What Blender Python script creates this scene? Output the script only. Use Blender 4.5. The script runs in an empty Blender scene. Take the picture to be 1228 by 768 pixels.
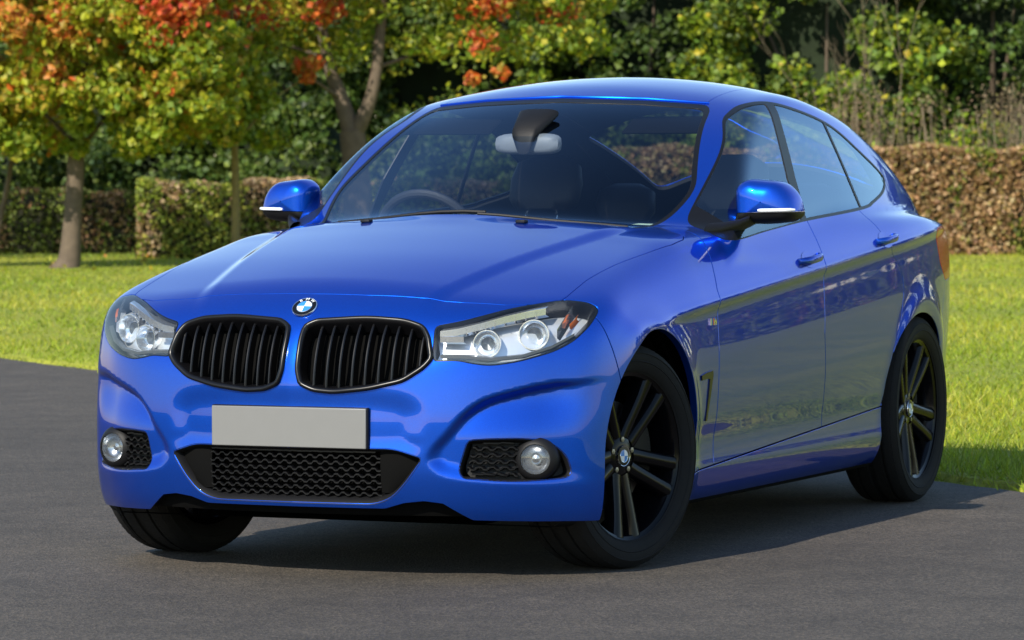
import bpy, math, random
import numpy as np
from mathutils import Vector, Matrix

scene = bpy.context.scene
COL = scene.collection
R = math.radians
rng = np.random.default_rng(7)

# ------------------------------------------------------------------ camera
cam_d = bpy.data.cameras.new('camera')
cam = bpy.data.objects.new('camera', cam_d)
COL.objects.link(cam)
scene.camera = cam
CAM = Vector((11.8426, 5.3724, 1.2017))
YAW, PITCH = 3.5376, -.0333
FWD = Vector((math.cos(YAW)*math.cos(PITCH), math.sin(YAW)*math.cos(PITCH), math.sin(PITCH)))
cam.location = CAM
cam.rotation_euler = FWD.to_track_quat('-Z', 'Y').to_euler()
cam_d.sensor_width = 36
cam_d.lens = 142.3
cam_d.clip_end = 3000
cam_d.dof.use_dof = True
cam_d.dof.focus_distance = 12.6
cam_d.dof.aperture_fstop = 10

# ------------------------------------------------------------------ sky, sun, exposure
SUN_EL, SUN_AZ = 35.0, -6.0           # azimuth measured from the car's nose (+x)
SUN = Vector((math.cos(R(SUN_EL))*math.cos(R(SUN_AZ)), math.cos(R(SUN_EL))*math.sin(R(SUN_AZ)), math.sin(R(SUN_EL))))
world = bpy.data.worlds.new('World')
scene.world = world
world.use_nodes = True
wn = world.node_tree
sky = wn.nodes.new('ShaderNodeTexSky')
sky.sky_type = 'NISHITA'
sky.sun_disc = False
sky.sun_elevation = R(SUN_EL)
sky.sun_rotation = R(90 - SUN_AZ)
sky.air_density = 1.2
sky.dust_density = .25
sky.ozone_density = 2.5
wn.links.new(sky.outputs[0], wn.nodes['Background'].inputs[0])
wn.nodes['Background'].inputs[1].default_value = .15
sl = bpy.data.lights.new('sun', 'SUN')
sl.energy = 5.0
sl.angle = R(.5)
sl.color = (1, .93, .80)
sun = bpy.data.objects.new('sun', sl)
COL.objects.link(sun)
sun.rotation_euler = (-SUN).to_track_quat('-Z', 'Y').to_euler()
scene.view_settings.view_transform = 'Standard'
scene.view_settings.look = 'None'
scene.view_settings.gamma = 1
scene.view_settings.exposure = 0.35
scene.cycles.max_bounces = 10
scene.cycles.transparent_max_bounces = 16
scene.cycles.sample_clamp_indirect = 6

# ------------------------------------------------------------------ helpers
def tag(o, label=None, cat=None, group=None, kind=None):
    for k, v in (('label', label), ('category', cat), ('group', group), ('kind', kind)):
        if v: o[k] = v
    return o

def empty(name, loc=(0, 0, 0), parent=None):
    o = bpy.data.objects.new(name, None)
    COL.objects.link(o)
    o.location = loc
    o.empty_display_size = .1
    if parent: o.parent = parent
    return o

def fastmesh(name, V, F):
    """V (n,3); F (m,k) array of equal-length faces, or a list of lists."""
    me = bpy.data.meshes.new(name)
    if isinstance(F, np.ndarray):
        V = np.ascontiguousarray(V, np.float32)
        m, k = F.shape
        me.vertices.add(len(V)); me.vertices.foreach_set('co', V.ravel())
        me.loops.add(m*k); me.loops.foreach_set('vertex_index', np.ascontiguousarray(F, np.int32).ravel())
        me.polygons.add(m)
        me.polygons.foreach_set('loop_start', np.arange(0, m*k, k, dtype=np.int32))
        me.update(calc_edges=True)
    else:
        me.from_pydata([tuple(map(float, v)) for v in V], [], [tuple(map(int, f)) for f in F])
    return me

def obj(name, V, F, mats, parent=None, N=None, smooth=True, midx=None, sharp=None):
    me = fastmesh(name, V, F)
    if not isinstance(mats, (list, tuple)): mats = [mats]
    for m in mats: me.materials.append(m)
    me.polygons.foreach_set('use_smooth', [smooth]*len(me.polygons))
    if midx is not None: me.polygons.foreach_set('material_index', np.asarray(midx, np.int32))
    me.update()
    if N is not None: me.normals_split_custom_set_from_vertices(np.asarray(N, float).tolist())
    elif sharp and smooth:
        me.set_sharp_from_angle(angle=R(sharp))
    o = bpy.data.objects.new(name, me)
    COL.objects.link(o)
    if parent: o.parent = parent
    return o

class MB:
    """collects simple shapes into one mesh"""
    def __init__(s): s.V = []; s.F = []; s.M = []
    def add(s, V, F, m=0):
        b = len(s.V); s.V += [tuple(map(float, v)) for v in V]; s.F += [[b+int(i) for i in f] for f in F]; s.M += [m]*len(F); return s
    def box(s, c, d, rot=None, m=0):
        c = Vector(c); V = []
        for x in (-1, 1):
            for y in (-1, 1):
                for z in (-1, 1):
                    v = Vector((x*d[0]/2, y*d[1]/2, z*d[2]/2)); V.append(c+(rot @ v if rot else v))
        return s.add(V, [(0, 1, 3, 2), (4, 6, 7, 5), (0, 4, 5, 1), (2, 3, 7, 6), (0, 2, 6, 4), (1, 5, 7, 3)], m)
    def lathe(s, prof, n=32, M=None, m=0, cap=False):
        """prof [(radius, axial)] round local z"""
        V = []; F = []; k = len(prof)
        for i in range(n):
            a = 2*math.pi*i/n
            for r, h in prof:
                v = Vector((r*math.cos(a), r*math.sin(a), h)); V.append(M @ v if M else v)
        for i in range(n):
            for j in range(k-1):
                a, b = i*k+j, ((i+1) % n)*k+j
                F.append((a, b, b+1, a+1))
        if cap:
            F.append([i*k+k-1 for i in range(n)])
        return s.add(V, F, m)
    def tube(s, P, rad, n=10, m=0, closed=False, capped=True):
        P = [Vector(p) for p in P]; L = len(P)
        rad = rad if isinstance(rad, (list, tuple, np.ndarray)) else [rad]*L
        V = []; F = []; up = None
        for i in range(L):
            a = P[(i-1) % L] if closed else P[max(i-1, 0)]
            b = P[(i+1) % L] if closed else P[min(i+1, L-1)]
            t = (b-a).normalized()
            if up is None: up = t.orthogonal().normalized()
            up = (up-t*up.dot(t)).normalized(); w = t.cross(up)
            for k in range(n):
                q = 2*math.pi*k/n; V.append(P[i]+(up*math.cos(q)+w*math.sin(q))*rad[i])
        for i in range(L if closed else L-1):
            for k in range(n):
                j = (i+1) % L; k2 = (k+1) % n
                F.append((i*n+k, i*n+k2, j*n+k2, j*n+k))
        if capped and not closed:
            F.append(list(range(n-1, -1, -1))); F.append([(L-1)*n+k for k in range(n)])
        return s.add(V, F, m)
    def build(s, name, mats, parent=None, smooth=True, sharp=35, bevel=0, seg=2):
        o = obj(name, s.V, s.F, mats, parent, smooth=smooth, midx=s.M, sharp=sharp)
        if bevel:
            b = o.modifiers.new('bevel', 'BEVEL'); b.width = bevel; b.segments = seg; b.limit_method = 'ANGLE'; b.angle_limit = R(35)
            b.harden_normals = False
        return o

# ------------------------------------------------------------------ materials
def mat(name):
    m = bpy.data.materials.new(name); m.use_nodes = True
    nt = m.node_tree; return m, nt, nt.nodes['Principled BSDF']

def simple(name, col, rough=.5, metal=0., coat=0., spec=None, noise=0, nscale=40, bump=0, bscale=200, coatr=.03):
    m, nt, p = mat(name)
    p.inputs['Base Color'].default_value = (*col, 1)
    p.inputs['Roughness'].default_value = rough
    p.inputs['Metallic'].default_value = metal
    p.inputs['Coat Weight'].default_value = coat
    p.inputs['Coat Roughness'].default_value = coatr
    if spec is not None: p.inputs['Specular IOR Level'].default_value = spec
    tc = nt.nodes.new('ShaderNodeTexCoord')
    if noise:
        n = nt.nodes.new('ShaderNodeTexNoise'); n.inputs['Scale'].default_value = nscale; n.inputs['Detail'].default_value = 5
        r = nt.nodes.new('ShaderNodeMapRange'); r.inputs['To Min'].default_value = 1-noise; r.inputs['To Max'].default_value = 1+noise
        mx = nt.nodes.new('ShaderNodeMix'); mx.data_type = 'RGBA'; mx.blend_type = 'MULTIPLY'; mx.inputs['Factor'].default_value = 1
        mx.inputs['A'].default_value = (*col, 1)
        nt.links.new(tc.outputs['Object'], n.inputs['Vector']); nt.links.new(n.outputs['Fac'], r.inputs['Value'])
        nt.links.new(r.outputs[0], mx.inputs['B']); nt.links.new(mx.outputs['Result'], p.inputs['Base Color'])
    if bump:
        n = nt.nodes.new('ShaderNodeTexNoise'); n.inputs['Scale'].default_value = bscale; n.inputs['Detail'].default_value = 3
        b = nt.nodes.new('ShaderNodeBump'); b.inputs['Strength'].default_value = bump; b.inputs['Distance'].default_value = .004
        nt.links.new(tc.outputs['Object'], n.inputs['Vector']); nt.links.new(n.outputs['Fac'], b.inputs['Height']); nt.links.new(b.outputs[0], p.inputs['Normal'])
    return m

def paint_mat():
    m, nt, p = mat('blue_metallic_paint')
    p.inputs['Metallic'].default_value = .80
    p.inputs['Roughness'].default_value = .30
    p.inputs['Coat Weight'].default_value = 1
    p.inputs['Coat Roughness'].default_value = .015
    p.inputs['Coat IOR'].default_value = 1.5
    p.inputs['Specular Tint'].default_value = (.02, .30, .85, 1)
    tc = nt.nodes.new('ShaderNodeTexCoord')
    v = nt.nodes.new('ShaderNodeTexVoronoi'); v.inputs['Scale'].default_value = 900
    cr = nt.nodes.new('ShaderNodeValToRGB')
    cr.color_ramp.elements[0].color = (.0005, .055, .46, 1); cr.color_ramp.elements[1].color = (.001, .088, .62, 1)
    nt.links.new(tc.outputs['Object'], v.inputs['Vector']); nt.links.new(v.outputs['Color'], cr.inputs['Fac'])
    nt.links.new(cr.outputs['Color'], p.inputs['Base Color'])
    return m

def glass_mat(name, tint, ior=1.5, rough=0.0, boost=0.0, refl=(1, 1, 1)):
    m = bpy.data.materials.new(name); m.use_nodes = True; nt = m.node_tree
    nt.nodes.remove(nt.nodes['Principled BSDF'])
    out = nt.nodes['Material Output']
    t = nt.nodes.new('ShaderNodeBsdfTransparent'); t.inputs[0].default_value = (*tint, 1)
    g = nt.nodes.new('ShaderNodeBsdfGlossy'); g.inputs['Roughness'].default_value = rough; g.inputs[0].default_value = (*refl, 1)
    f = nt.nodes.new('ShaderNodeFresnel')
    ge = nt.nodes.new('ShaderNodeNewGeometry'); mr = nt.nodes.new('ShaderNodeMapRange')     # a thin pane reflects alike from either side
    mr.inputs['To Min'].default_value = ior; mr.inputs['To Max'].default_value = 1/ior
    nt.links.new(ge.outputs['Backfacing'], mr.inputs['Value']); nt.links.new(mr.outputs[0], f.inputs['IOR'])
    x = nt.nodes.new('ShaderNodeMixShader')
    a = nt.nodes.new('ShaderNodeMath'); a.operation = 'ADD'; a.use_clamp = True; a.inputs[1].default_value = boost
    nt.links.new(f.outputs[0], a.inputs[0]); nt.links.new(a.outputs[0], x.inputs[0])
    nt.links.new(t.outputs[0], x.inputs[1]); nt.links.new(g.outputs[0], x.inputs[2]); nt.links.new(x.outputs[0], out.inputs[0])
    return m

def leaf_mat(name, transl=.35):
    m = bpy.data.materials.new(name); m.use_nodes = True; nt = m.node_tree
    p = nt.nodes['Principled BSDF']; out = nt.nodes['Material Output']
    a = nt.nodes.new('ShaderNodeAttribute'); a.attribute_name = 'col'
    nt.links.new(a.outputs['Color'], p.inputs['Base Color']); p.inputs['Roughness'].default_value = .55
    t = nt.nodes.new('ShaderNodeBsdfTranslucent'); nt.links.new(a.outputs['Color'], t.inputs[0])
    x = nt.nodes.new('ShaderNodeMixShader'); x.inputs[0].default_value = transl
    nt.links.new(p.outputs[0], x.inputs[1]); nt.links.new(t.outputs[0], x.inputs[2]); nt.links.new(x.outputs[0], out.inputs[0])
    return m

M = dict(
    paint=paint_mat(),
    black=simple('black_plastic', (.007, .007, .008), .5, spec=.25, bump=.15, bscale=500),
    slat=simple('grille_slat_black', (.004, .004, .005), .3, spec=.35),
    gloss=simple('gloss_black', (.004, .004, .005), .30, spec=.35),
    trim=simple('black_trim', (.005, .005, .006), .4, spec=.3),
    shell=simple('black_inner_shell', (.003, .003, .003), .9, spec=.1),
    rubber=simple('tyre_rubber', (.010, .010, .010), .8, spec=.25, noise=.25, nscale=60, bump=.2, bscale=300),
    rim=simple('black_alloy', (.003, .003, .004), .16, spec=.22),
    chrome=simple('chrome', (.85, .86, .88), .10, metal=1),
    satin=simple('satin_silver', (.62, .63, .65), .28, metal=1),
    steel=simple('brake_steel', (.28, .27, .26), .35, metal=1, noise=.2, nscale=30),
    reflector=simple('lamp_reflector', (.80, .82, .86), .16, metal=.9),
    lampgrey=simple('lamp_housing_grey', (.10, .105, .11), .3, metal=.4),
    lampsilver=simple('lamp_housing_silver', (.78, .80, .83), .32, metal=.6),
    fogmetal=simple('fog_reflector', (.42, .43, .45), .22, metal=.9),
    amber=simple('amber_plastic', (.75, .16, .02), .2, coat=.5),
    red=simple('red_lamp_plastic', (.62, .012, .006), .2, coat=.3),
    plate=simple('grey_plate', (.17, .17, .165), .45, noise=.04, nscale=20),
    white=simple('white_enamel', (.82, .84, .86), .2, coat=.5),
    sky_blue=simple('blue_enamel', (.03, .22, .62), .2, coat=.5),
    leather=simple('dark_upholstery', (.020, .020, .022), .55, noise=.2, nscale=15, bump=.2, bscale=120),
    lining=simple('grey_headliner', (.035, .035, .036), .9, noise=.1),
    paper=simple('paper_permit', (.55, .68, .42), .7, noise=.1),
    greyplastic=simple('grey_plastic', (.20, .21, .22), .5),
    mirror=simple('mirror_glass', (.8, .82, .84), .02, metal=1),
    windscreen=glass_mat('windscreen_glass', (.80, .86, .92), 1.5, 0, .0, (.55, .74, 1)),
    sideglass=glass_mat('side_glass', (.92, .94, .96), 1.5, 0, .09, (.60, .78, 1)),
    rearglass=glass_mat('tinted_rear_glass', (.60, .66, .72), 1.6, 0, .15, (.58, .77, 1)),
    lens=glass_mat('clear_lamp_lens', (.95, .97, .98), 1.5, 0, 0.01),
)
def spl(pts,sig=0.0,n=3000):
    p=np.array(sorted(pts),float);x,y=p[:,0],p[:,1]
    h=np.diff(x);d=np.diff(y)/h;m=np.zeros(len(x))
    for i in range(1,len(x)-1):
        if d[i-1]*d[i]>0:
            w1=2*h[i]+h[i-1];w2=h[i]+2*h[i-1];m[i]=(w1+w2)/(w1/d[i-1]+w2/d[i])
    m[0],m[-1]=d[0],d[-1]
    X=np.linspace(x[0],x[-1],n);k=np.clip(np.searchsorted(x,X)-1,0,len(h)-1)
    t=(X-x[k])/h[k];H=h[k]
    Y=(2*t**3-3*t**2+1)*y[k]+(t**3-2*t**2+t)*H*m[k]+(-2*t**3+3*t**2)*y[k+1]+(t**3-t**2)*H*m[k+1]
    if sig>0:
        s=sig/(X[1]-X[0]);r=int(3*s)+1;g=np.exp(-.5*(np.arange(-r,r+1)/s)**2);g/=g.sum()
        a=Y[0]+(Y[1]-Y[0])*np.arange(-r,0);b=Y[-1]+(Y[-1]-Y[-2])*np.arange(1,r+1)
        Y=np.convolve(np.r_[a,Y,b],g,'valid')
    s0=(Y[1]-Y[0])/(X[1]-X[0]);s1=(Y[-1]-Y[-2])/(X[1]-X[0])
    def f(q):
        q=np.asarray(q,float);o=np.interp(q,X,Y)
        return o+np.minimum(q-X[0],0)*s0+np.maximum(q-X[-1],0)*s1
    return f
def smax(a,b,k): 
    h=np.maximum(k-np.abs(a-b),0)/k; return np.maximum(a,b)+h*h*h*k/6
def smin(a,b,k): return -smax(-a,-b,k)
def sst(a,b,x): t=np.clip((x-a)/(b-a),0,1);return t*t*(3-2*t)

fx=spl([(.10,.64),(.16,.69),(.20,.725),(.26,.748),(.35,.762),(.47,.763),(.57,.757),(.65,.748),(.72,.733),(.79,.708),(.85,.665),(.90,.61),(1.0,.45)],.02)
drop=spl([(0,0),(.2,.011),(.4,.05),(.55,.10),(.7,.19),(.8,.29),(.86,.355),(.9,.46),(.95,.72)],.03)
wp=spl([(.9,.85),(.5,.93),(.2,.918),(0,.906),(-.5,.897),(-1,.9),(-2,.905),(-2.6,.905),(-2.92,.895),(-3.3,.86),(-3.6,.80),(-3.9,.69),(-4.2,.5)],.08)
tc=spl([(.85,.62),(.75,.745),(.70,.805),(.6,.862),(.45,.905),(.2,.962),(0,1.0),(-.3,1.053),(-.5,1.085),(-.8,1.10),(-1.4,1.115),(-2.2,1.155),(-3,1.15),(-3.5,1.11),(-3.9,1.05),(-4.1,.95)],.04)
tcr=spl([(.8,.10),(.5,.095),(0,.065),(-.5,.06),(-1,.05),(-4,.06)],.05)
rc=spl([(0,.86),(-.3,1.005),(-.55,1.12),(-.8,1.24),(-1.1,1.37),(-1.42,1.495),(-1.7,1.565),(-2.1,1.600),(-2.6,1.588),(-3,1.53),(-3.4,1.42),(-3.7,1.30),(-4.0,1.16)],.06)
rcr=spl([(0,.26),(-.5,.21),(-1,.125),(-1.4,.075),(-1.8,.062),(-2.2,.075),(-2.6,.11),(-3,.145),(-4,.2)],.1)
gs=spl([(-.3,.83),(-.8,.83),(-1.5,.835),(-2.2,.83),(-2.8,.80),(-3.3,.735),(-3.8,.62)],.1)
gt=spl([(.9,.03),(1.08,0),(1.2,-.044),(1.35,-.105),(1.5,-.172),(1.6,-.22)],.03)
re=spl([(.1,-3.80),(.25,-3.95),(.5,-4.03),(.8,-4.04),(1.0,-4.0),(1.15,-3.97),(1.3,-3.9)],.03)
WR=.353;XR=-2.92
def zc(x): return .80+(-.4-x)*.083
def crom(P,closed=True,n=10):
    P=np.asarray(P,float);m=len(P);o=[]
    for i in range(m if closed else m-1):
        g=(lambda k:P[k%m]) if closed else (lambda k:P[min(max(k,0),m-1)])
        a,b,c,d=g(i-1),g(i),g(i+1),g(i+2)
        for t in np.arange(n)/n: o.append(.5*(2*b+(c-a)*t+(2*a-5*b+4*c-d)*t*t+(3*b-a-3*c+d)*t**3))
    if not closed:o.append(P[-1])
    return np.array(o)
def sdp(P):
    P=np.asarray(P,float);A=P;B=np.roll(P,-1,0);lo=P.min(0);hi=P.max(0)
    def f(u,v,R=.06):
        u=np.asarray(u,float);v=np.asarray(v,float)
        dx=np.maximum(np.maximum(lo[0]-u,u-hi[0]),0);dy=np.maximum(np.maximum(lo[1]-v,v-hi[1]),0)
        out=np.hypot(dx,dy)+1e-4;sel=out<R
        q=np.stack([u[sel],v[sel]],1);res=np.empty(len(q))
        for i in range(0,len(q),4000):
            p=q[i:i+4000,None];e=(B-A)[None];w=p-A[None]
            t=np.clip((w*e).sum(2)/np.maximum((e*e).sum(2),1e-12),0,1)
            d=np.sqrt(((w-e*t[...,None])**2).sum(2).min(1))
            c=((A[None,:,1]>p[...,1])!=(B[None,:,1]>p[...,1]))&(p[...,0]<(e[...,0])*(p[...,1]-A[None,:,1])/np.where(np.abs(e[...,1])<1e-12,1e-12,e[...,1])+A[None,:,0])
            res[i:i+4000]=np.where(c.sum(1)%2==1,-d,d)
        out[sel]=res;return out
    return f
def blur2(D,s):
    r=int(3*s)+1;g=np.exp(-.5*(np.arange(-r,r+1)/s)**2);g/=g.sum()
    for ax in (0,1):
        D=np.apply_along_axis(lambda q:np.convolve(np.pad(q,r,mode='edge'),g,'valid'),ax,D)
    return D
RIDGE=[(.80,.606),(.74,.598),(.683,.583),(.594,.553),(.539,.512),(.494,.457),(.435,.385),(.445,.345),(.49,.318),(.60,.300),(.80,.290),(.95,.29),(.98,.60)]
_gy=np.arange(0,1.0,.004);_gz=np.arange(.1,.95,.004)
def _mkdent():
    Y,Z=np.meshgrid(_gy,_gz,indexing='ij')
    s=sdp(crom(RIDGE))(Y.ravel(),Z.ravel(),9.).reshape(Y.shape)
    wd=.013+.034*sst(.42,.35,Z)
    D=.046*sst(.003,-1,s/wd*.97)*(1-.55*sst(.57,.43,Z))*sst(.89,.72,Y)
    c=sdp(crom([(0,.57),(.30,.565),(.40,.53),(.40,.45),(.36,.40),(0,.40),(-.36,.40),(-.40,.45),(-.40,.53),(-.3,.565)]))(Y.ravel(),Z.ravel(),9.).reshape(Y.shape)
    D=D+.009*sst(.035,-.05,c)
    return blur2(D,1.25)
_D=_mkdent()
def dent(y,z):
    a=np.clip((y-_gy[0])/.004,0,len(_gy)-1.001);b=np.clip((z-_gz[0])/.004,0,len(_gz)-1.001)
    i=a.astype(int);j=b.astype(int);a=a-i;b=b-j
    return _D[i,j]*(1-a)*(1-b)+_D[i+1,j]*a*(1-b)+_D[i,j+1]*(1-a)*b+_D[i+1,j+1]*a*b
def body(x,y,z):
    y=np.abs(y)
    W=wp(x)+side_prof(x,z)
    for cx in (0.,XR):
        r=np.hypot(x-cx,z-WR);W=W+.014*np.exp(-((r-.41)/.055)**2)
    fs=y-W
    ff=(x-(fx(z)-drop(y)-dent(y,z)))*.9
    ft=(z-(tc(x)-tcr(x)*(y/.8)**2+.012*sst(.03,-.03,y-(.50-.19*x))*sst(.72,.45,x)*sst(-.75,-.4,x)))*.95
    fr=re(z)+.38*(y/.85)**3-x
    fb=.16-z+.0*x
    b=smax(fs,ff,.10)
    b=smax(b,fr,.22)
    kt=.10+.06*sst(.2,.6,x)
    b=smax(b,ft,kt)
    return smax(b,fb,.03)
sp_lo=spl([(.10,-.12),(.165,-.05),(.20,-.026),(.24,-.012),(.28,-.007),(.315,-.012),(.37,-.015),(.45,-.008),(.6,-.001),(.7,0),(.9,0)],.008)
sp_hi=spl([(-.5,-.012),(-.32,-.003),(-.2,-.003),(-.1,-.007),(-.03,-.0105),(0,0),(.03,-.009),(.08,-.028),(.16,-.065),(.25,-.115),(.4,-.24)],.0045)
def side_prof(x,z):
    w=sst(.15,-.5,x)  # crease fades ahead of the front wheel
    q=z-zc(x)
    soft=-.9*np.maximum(q+.15,0)**2
    return sp_lo(z)*sst(.35,.0,x)+ w*sp_hi(q)+(1-w)*soft
def house(x,y,z):
    y=np.abs(y)
    gS=(y-(gs(x)+gt(z)))*.9
    gT=(z-(rc(x)-rcr(x)*(y/.6)**2))*.85
    return smax(smax(gS,gT,.065),.96-z,.04)
def car(x,y,z):
    return smin(body(x,y,z),house(x,y,z),.05)
def grad(f,P,e=3e-3):
    x,y,z=P.T
    g=np.stack([f(x+e,y,z)-f(x-e,y,z),f(x,y+e,z)-f(x,y-e,z),f(x,y,z+e)-f(x,y,z-e)],1)/(2*e)
    return g
def nets(f,lo,hi,h,B=4):
    lo=np.array(lo,float);n=(np.ceil((np.array(hi)-lo)/h/B)*B).astype(int)
    nb=n//B
    A=np.full(n+1,1.0,np.float32)
    g0=np.stack(np.meshgrid(*[np.arange(k+1) for k in nb],indexing='ij'),-1)
    c0=f(*(lo+g0.reshape(-1,3)*B*h).T).reshape(nb+1)
    sg=c0<0;mn=np.ones(nb,bool);mx=np.zeros(nb,bool)
    for i in (0,1):
        for j in (0,1):
            for k in (0,1):
                q=sg[i:nb[0]+i,j:nb[1]+j,k:nb[2]+k];mn&=q;mx|=q
    ch=mx&~mn
    d=ch.copy()
    for ax in range(3):
        e=d.copy();sl0=[slice(None)]*3;sl1=[slice(None)]*3;sl0[ax]=slice(0,-1);sl1[ax]=slice(1,None)
        e[tuple(sl0)]|=d[tuple(sl1)];e[tuple(sl1)]|=d[tuple(sl0)];d=e
    ci=np.argwhere(d)
    o=np.stack(np.meshgrid(*[np.arange(B+1)]*3,indexing='ij'),-1).reshape(-1,3)
    for c in np.argwhere(mn&~d):
        q=c*B;A[q[0]:q[0]+B+1,q[1]:q[1]+B+1,q[2]:q[2]+B+1]=-1
    for a in range(0,len(ci),1500):
        I=(ci[a:a+1500,None]*B+o[None]).reshape(-1,3)
        P=lo+I*h;A[I[:,0],I[:,1],I[:,2]]=f(*P.T)
    s=A<0
    c=np.zeros(n,np.int8)
    for i in (0,1):
        for j in (0,1):
            for k in (0,1): c+=s[i:n[0]+i,j:n[1]+j,k:n[2]+k]
    idx=np.full(n,-1,np.int64);act=(c>0)&(c<8);ij=np.argwhere(act);idx[act]=np.arange(len(ij))
    V=lo+(ij+.5)*h
    for _ in range(5):
        g=grad(f,V);val=f(*V.T);V=V-np.clip(val/np.maximum((g*g).sum(1),.05),-h,h)[:,None]*g
    Q=[]
    for ax in range(3):
        a0=[slice(None)]*3;a1=[slice(None)]*3
        a0[ax]=slice(0,-1);a1[ax]=slice(1,None)
        e=s[tuple(a0)]!=s[tuple(a1)]
        E=np.argwhere(e)
        o1,o2=[k for k in range(3) if k!=ax]
        E=E[(E[:,o1]>0)&(E[:,o2]>0)&(E[:,o1]<n[o1])&(E[:,o2]<n[o2])]
        def g_(d1,d2):
            q=E.copy();q[:,o1]-=d1;q[:,o2]-=d2;return idx[q[:,0],q[:,1],q[:,2]]
        q=np.stack([g_(0,0),g_(1,0),g_(1,1),g_(0,1)],1)
        ins=s[E[:,0],E[:,1],E[:,2]]
        if ax==1: ins=~ins
        q[~ins]=q[~ins][:,::-1];Q.append(q[(q>=0).all(1)])
    Q=np.concatenate(Q)
    g=grad(f,V);N=g/np.linalg.norm(g,axis=1)[:,None]
    return V,Q,N
# ------------------------------------------------------------------ panel cutting
class Surf:
    def __init__(s, V, N, T): s.V, s.N, s.T = V, N, T
    def clip(s, val):
        """keep the part where val <= 0"""
        V, N, T = s.V, s.N, s.T
        val = np.where(np.abs(val) < 1e-7, -1e-7, val)
        o = val > 0; c = o[T].sum(1)
        keep = T[c == 0]; newV = [V]; newN = [N]; tris = [keep]
        cut = T[(c == 1) | (c == 2)]
        if len(cut):
            oc = o[cut]; one = oc.sum(1) == 1
            k = np.where(one, np.argmax(oc, 1), np.argmax(~oc, 1))
            ar = np.arange(len(cut))
            a, b, d = cut[ar, k], cut[ar, (k+1) % 3], cut[ar, (k+2) % 3]
            e = np.concatenate([np.stack([a, b], 1), np.stack([a, d], 1)]); e.sort(1)
            u, inv = np.unique(e, axis=0, return_inverse=True); inv = inv.ravel()
            t = (val[u[:, 0]]/(val[u[:, 0]]-val[u[:, 1]]))[:, None]
            nv = V[u[:, 0]]*(1-t)+V[u[:, 1]]*t; nn = N[u[:, 0]]*(1-t)+N[u[:, 1]]*t
            nn /= np.linalg.norm(nn, axis=1)[:, None]
            newV.append(nv); newN.append(nn)
            m = len(cut); p = len(V)+inv[:m]; q = len(V)+inv[m:]
            o1 = one; o2 = ~one
            tris += [np.stack([p[o1], b[o1], d[o1]], 1), np.stack([p[o1], d[o1], q[o1]], 1), np.stack([a[o2], p[o2], q[o2]], 1)]
        V = np.concatenate(newV); N = np.concatenate(newN); T = np.concatenate(tris)
        used = np.zeros(len(V), bool); used[T] = True; ix = np.cumsum(used)-1
        return Surf(V[used], N[used], ix[T])
    def split(s, val, gap=0.0):
        return s.clip(val+gap/2), s.clip(-val+gap/2)
    def mirror(s): return Surf(s.V*[1, -1, 1], s.N*[1, -1, 1], s.T[:, ::-1])
    def offset(s, d): return Surf(s.V+s.N*d, s.N, s.T)
    def flip(s): return Surf(s.V, -s.N, s.T[:, ::-1])
    def __add__(s, o): return Surf(np.concatenate([s.V, o.V]), np.concatenate([s.N, o.N]), np.concatenate([s.T, o.T+len(s.V)]))
    def flange(s, depth=.012, r=.0015):
        V, N, T = s.V, s.N, s.T
        E = np.concatenate([T[:, [0, 1]], T[:, [1, 2]], T[:, [2, 0]]])
        S = np.sort(E, 1); u, inv, cnt = np.unique(S, axis=0, return_inverse=True, return_counts=True)
        B = E[cnt[inv.ravel()] == 1]
        B = B[~((np.abs(V[B[:, 0], 1]) < 1e-5) & (np.abs(V[B[:, 1], 1]) < 1e-5))]
        if not len(B): return s
        d = V[B[:, 1]]-V[B[:, 0]]; L = np.linalg.norm(d, axis=1)
        out = np.cross(d, N[B[:, 0]])
        acc = np.zeros_like(V); np.add.at(acc, B[:, 0], out); np.add.at(acc, B[:, 1], out)
        ids = np.unique(B); o = acc[ids]; n = N[ids]
        o -= n*(o*n).sum(1)[:, None]; o /= np.maximum(np.linalg.norm(o, axis=1), 1e-9)[:, None]
        v1 = V[ids]+o*r*.6-n*r*.5; v2 = V[ids]+o*r-n*r*1.6; v3 = v2-n*depth
        b = len(V); k = len(ids); mp = np.full(len(V), -1); mp[ids] = np.arange(k)
        i0, i1 = mp[B[:, 0]], mp[B[:, 1]]
        n1 = n+o*.7; n1 /= np.linalg.norm(n1, axis=1)[:, None]
        def quad(a0, a1, c0, c1): return [np.stack([a1, a0, c0], 1), np.stack([a1, c0, c1], 1)]
        tr = [T]+quad(B[:, 0], B[:, 1], b+i0, b+i1)+quad(b+i0, b+i1, b+k+i0, b+k+i1)+quad(b+k+i0, b+k+i1, b+2*k+i0, b+2*k+i1)
        return Surf(np.concatenate([V, v1, v2, v3]), np.concatenate([N, n1, o, o]), np.concatenate(tr))
    def build(s, name, m, parent): return obj(name, s.V, s.T, m, parent, N=s.N)

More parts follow.
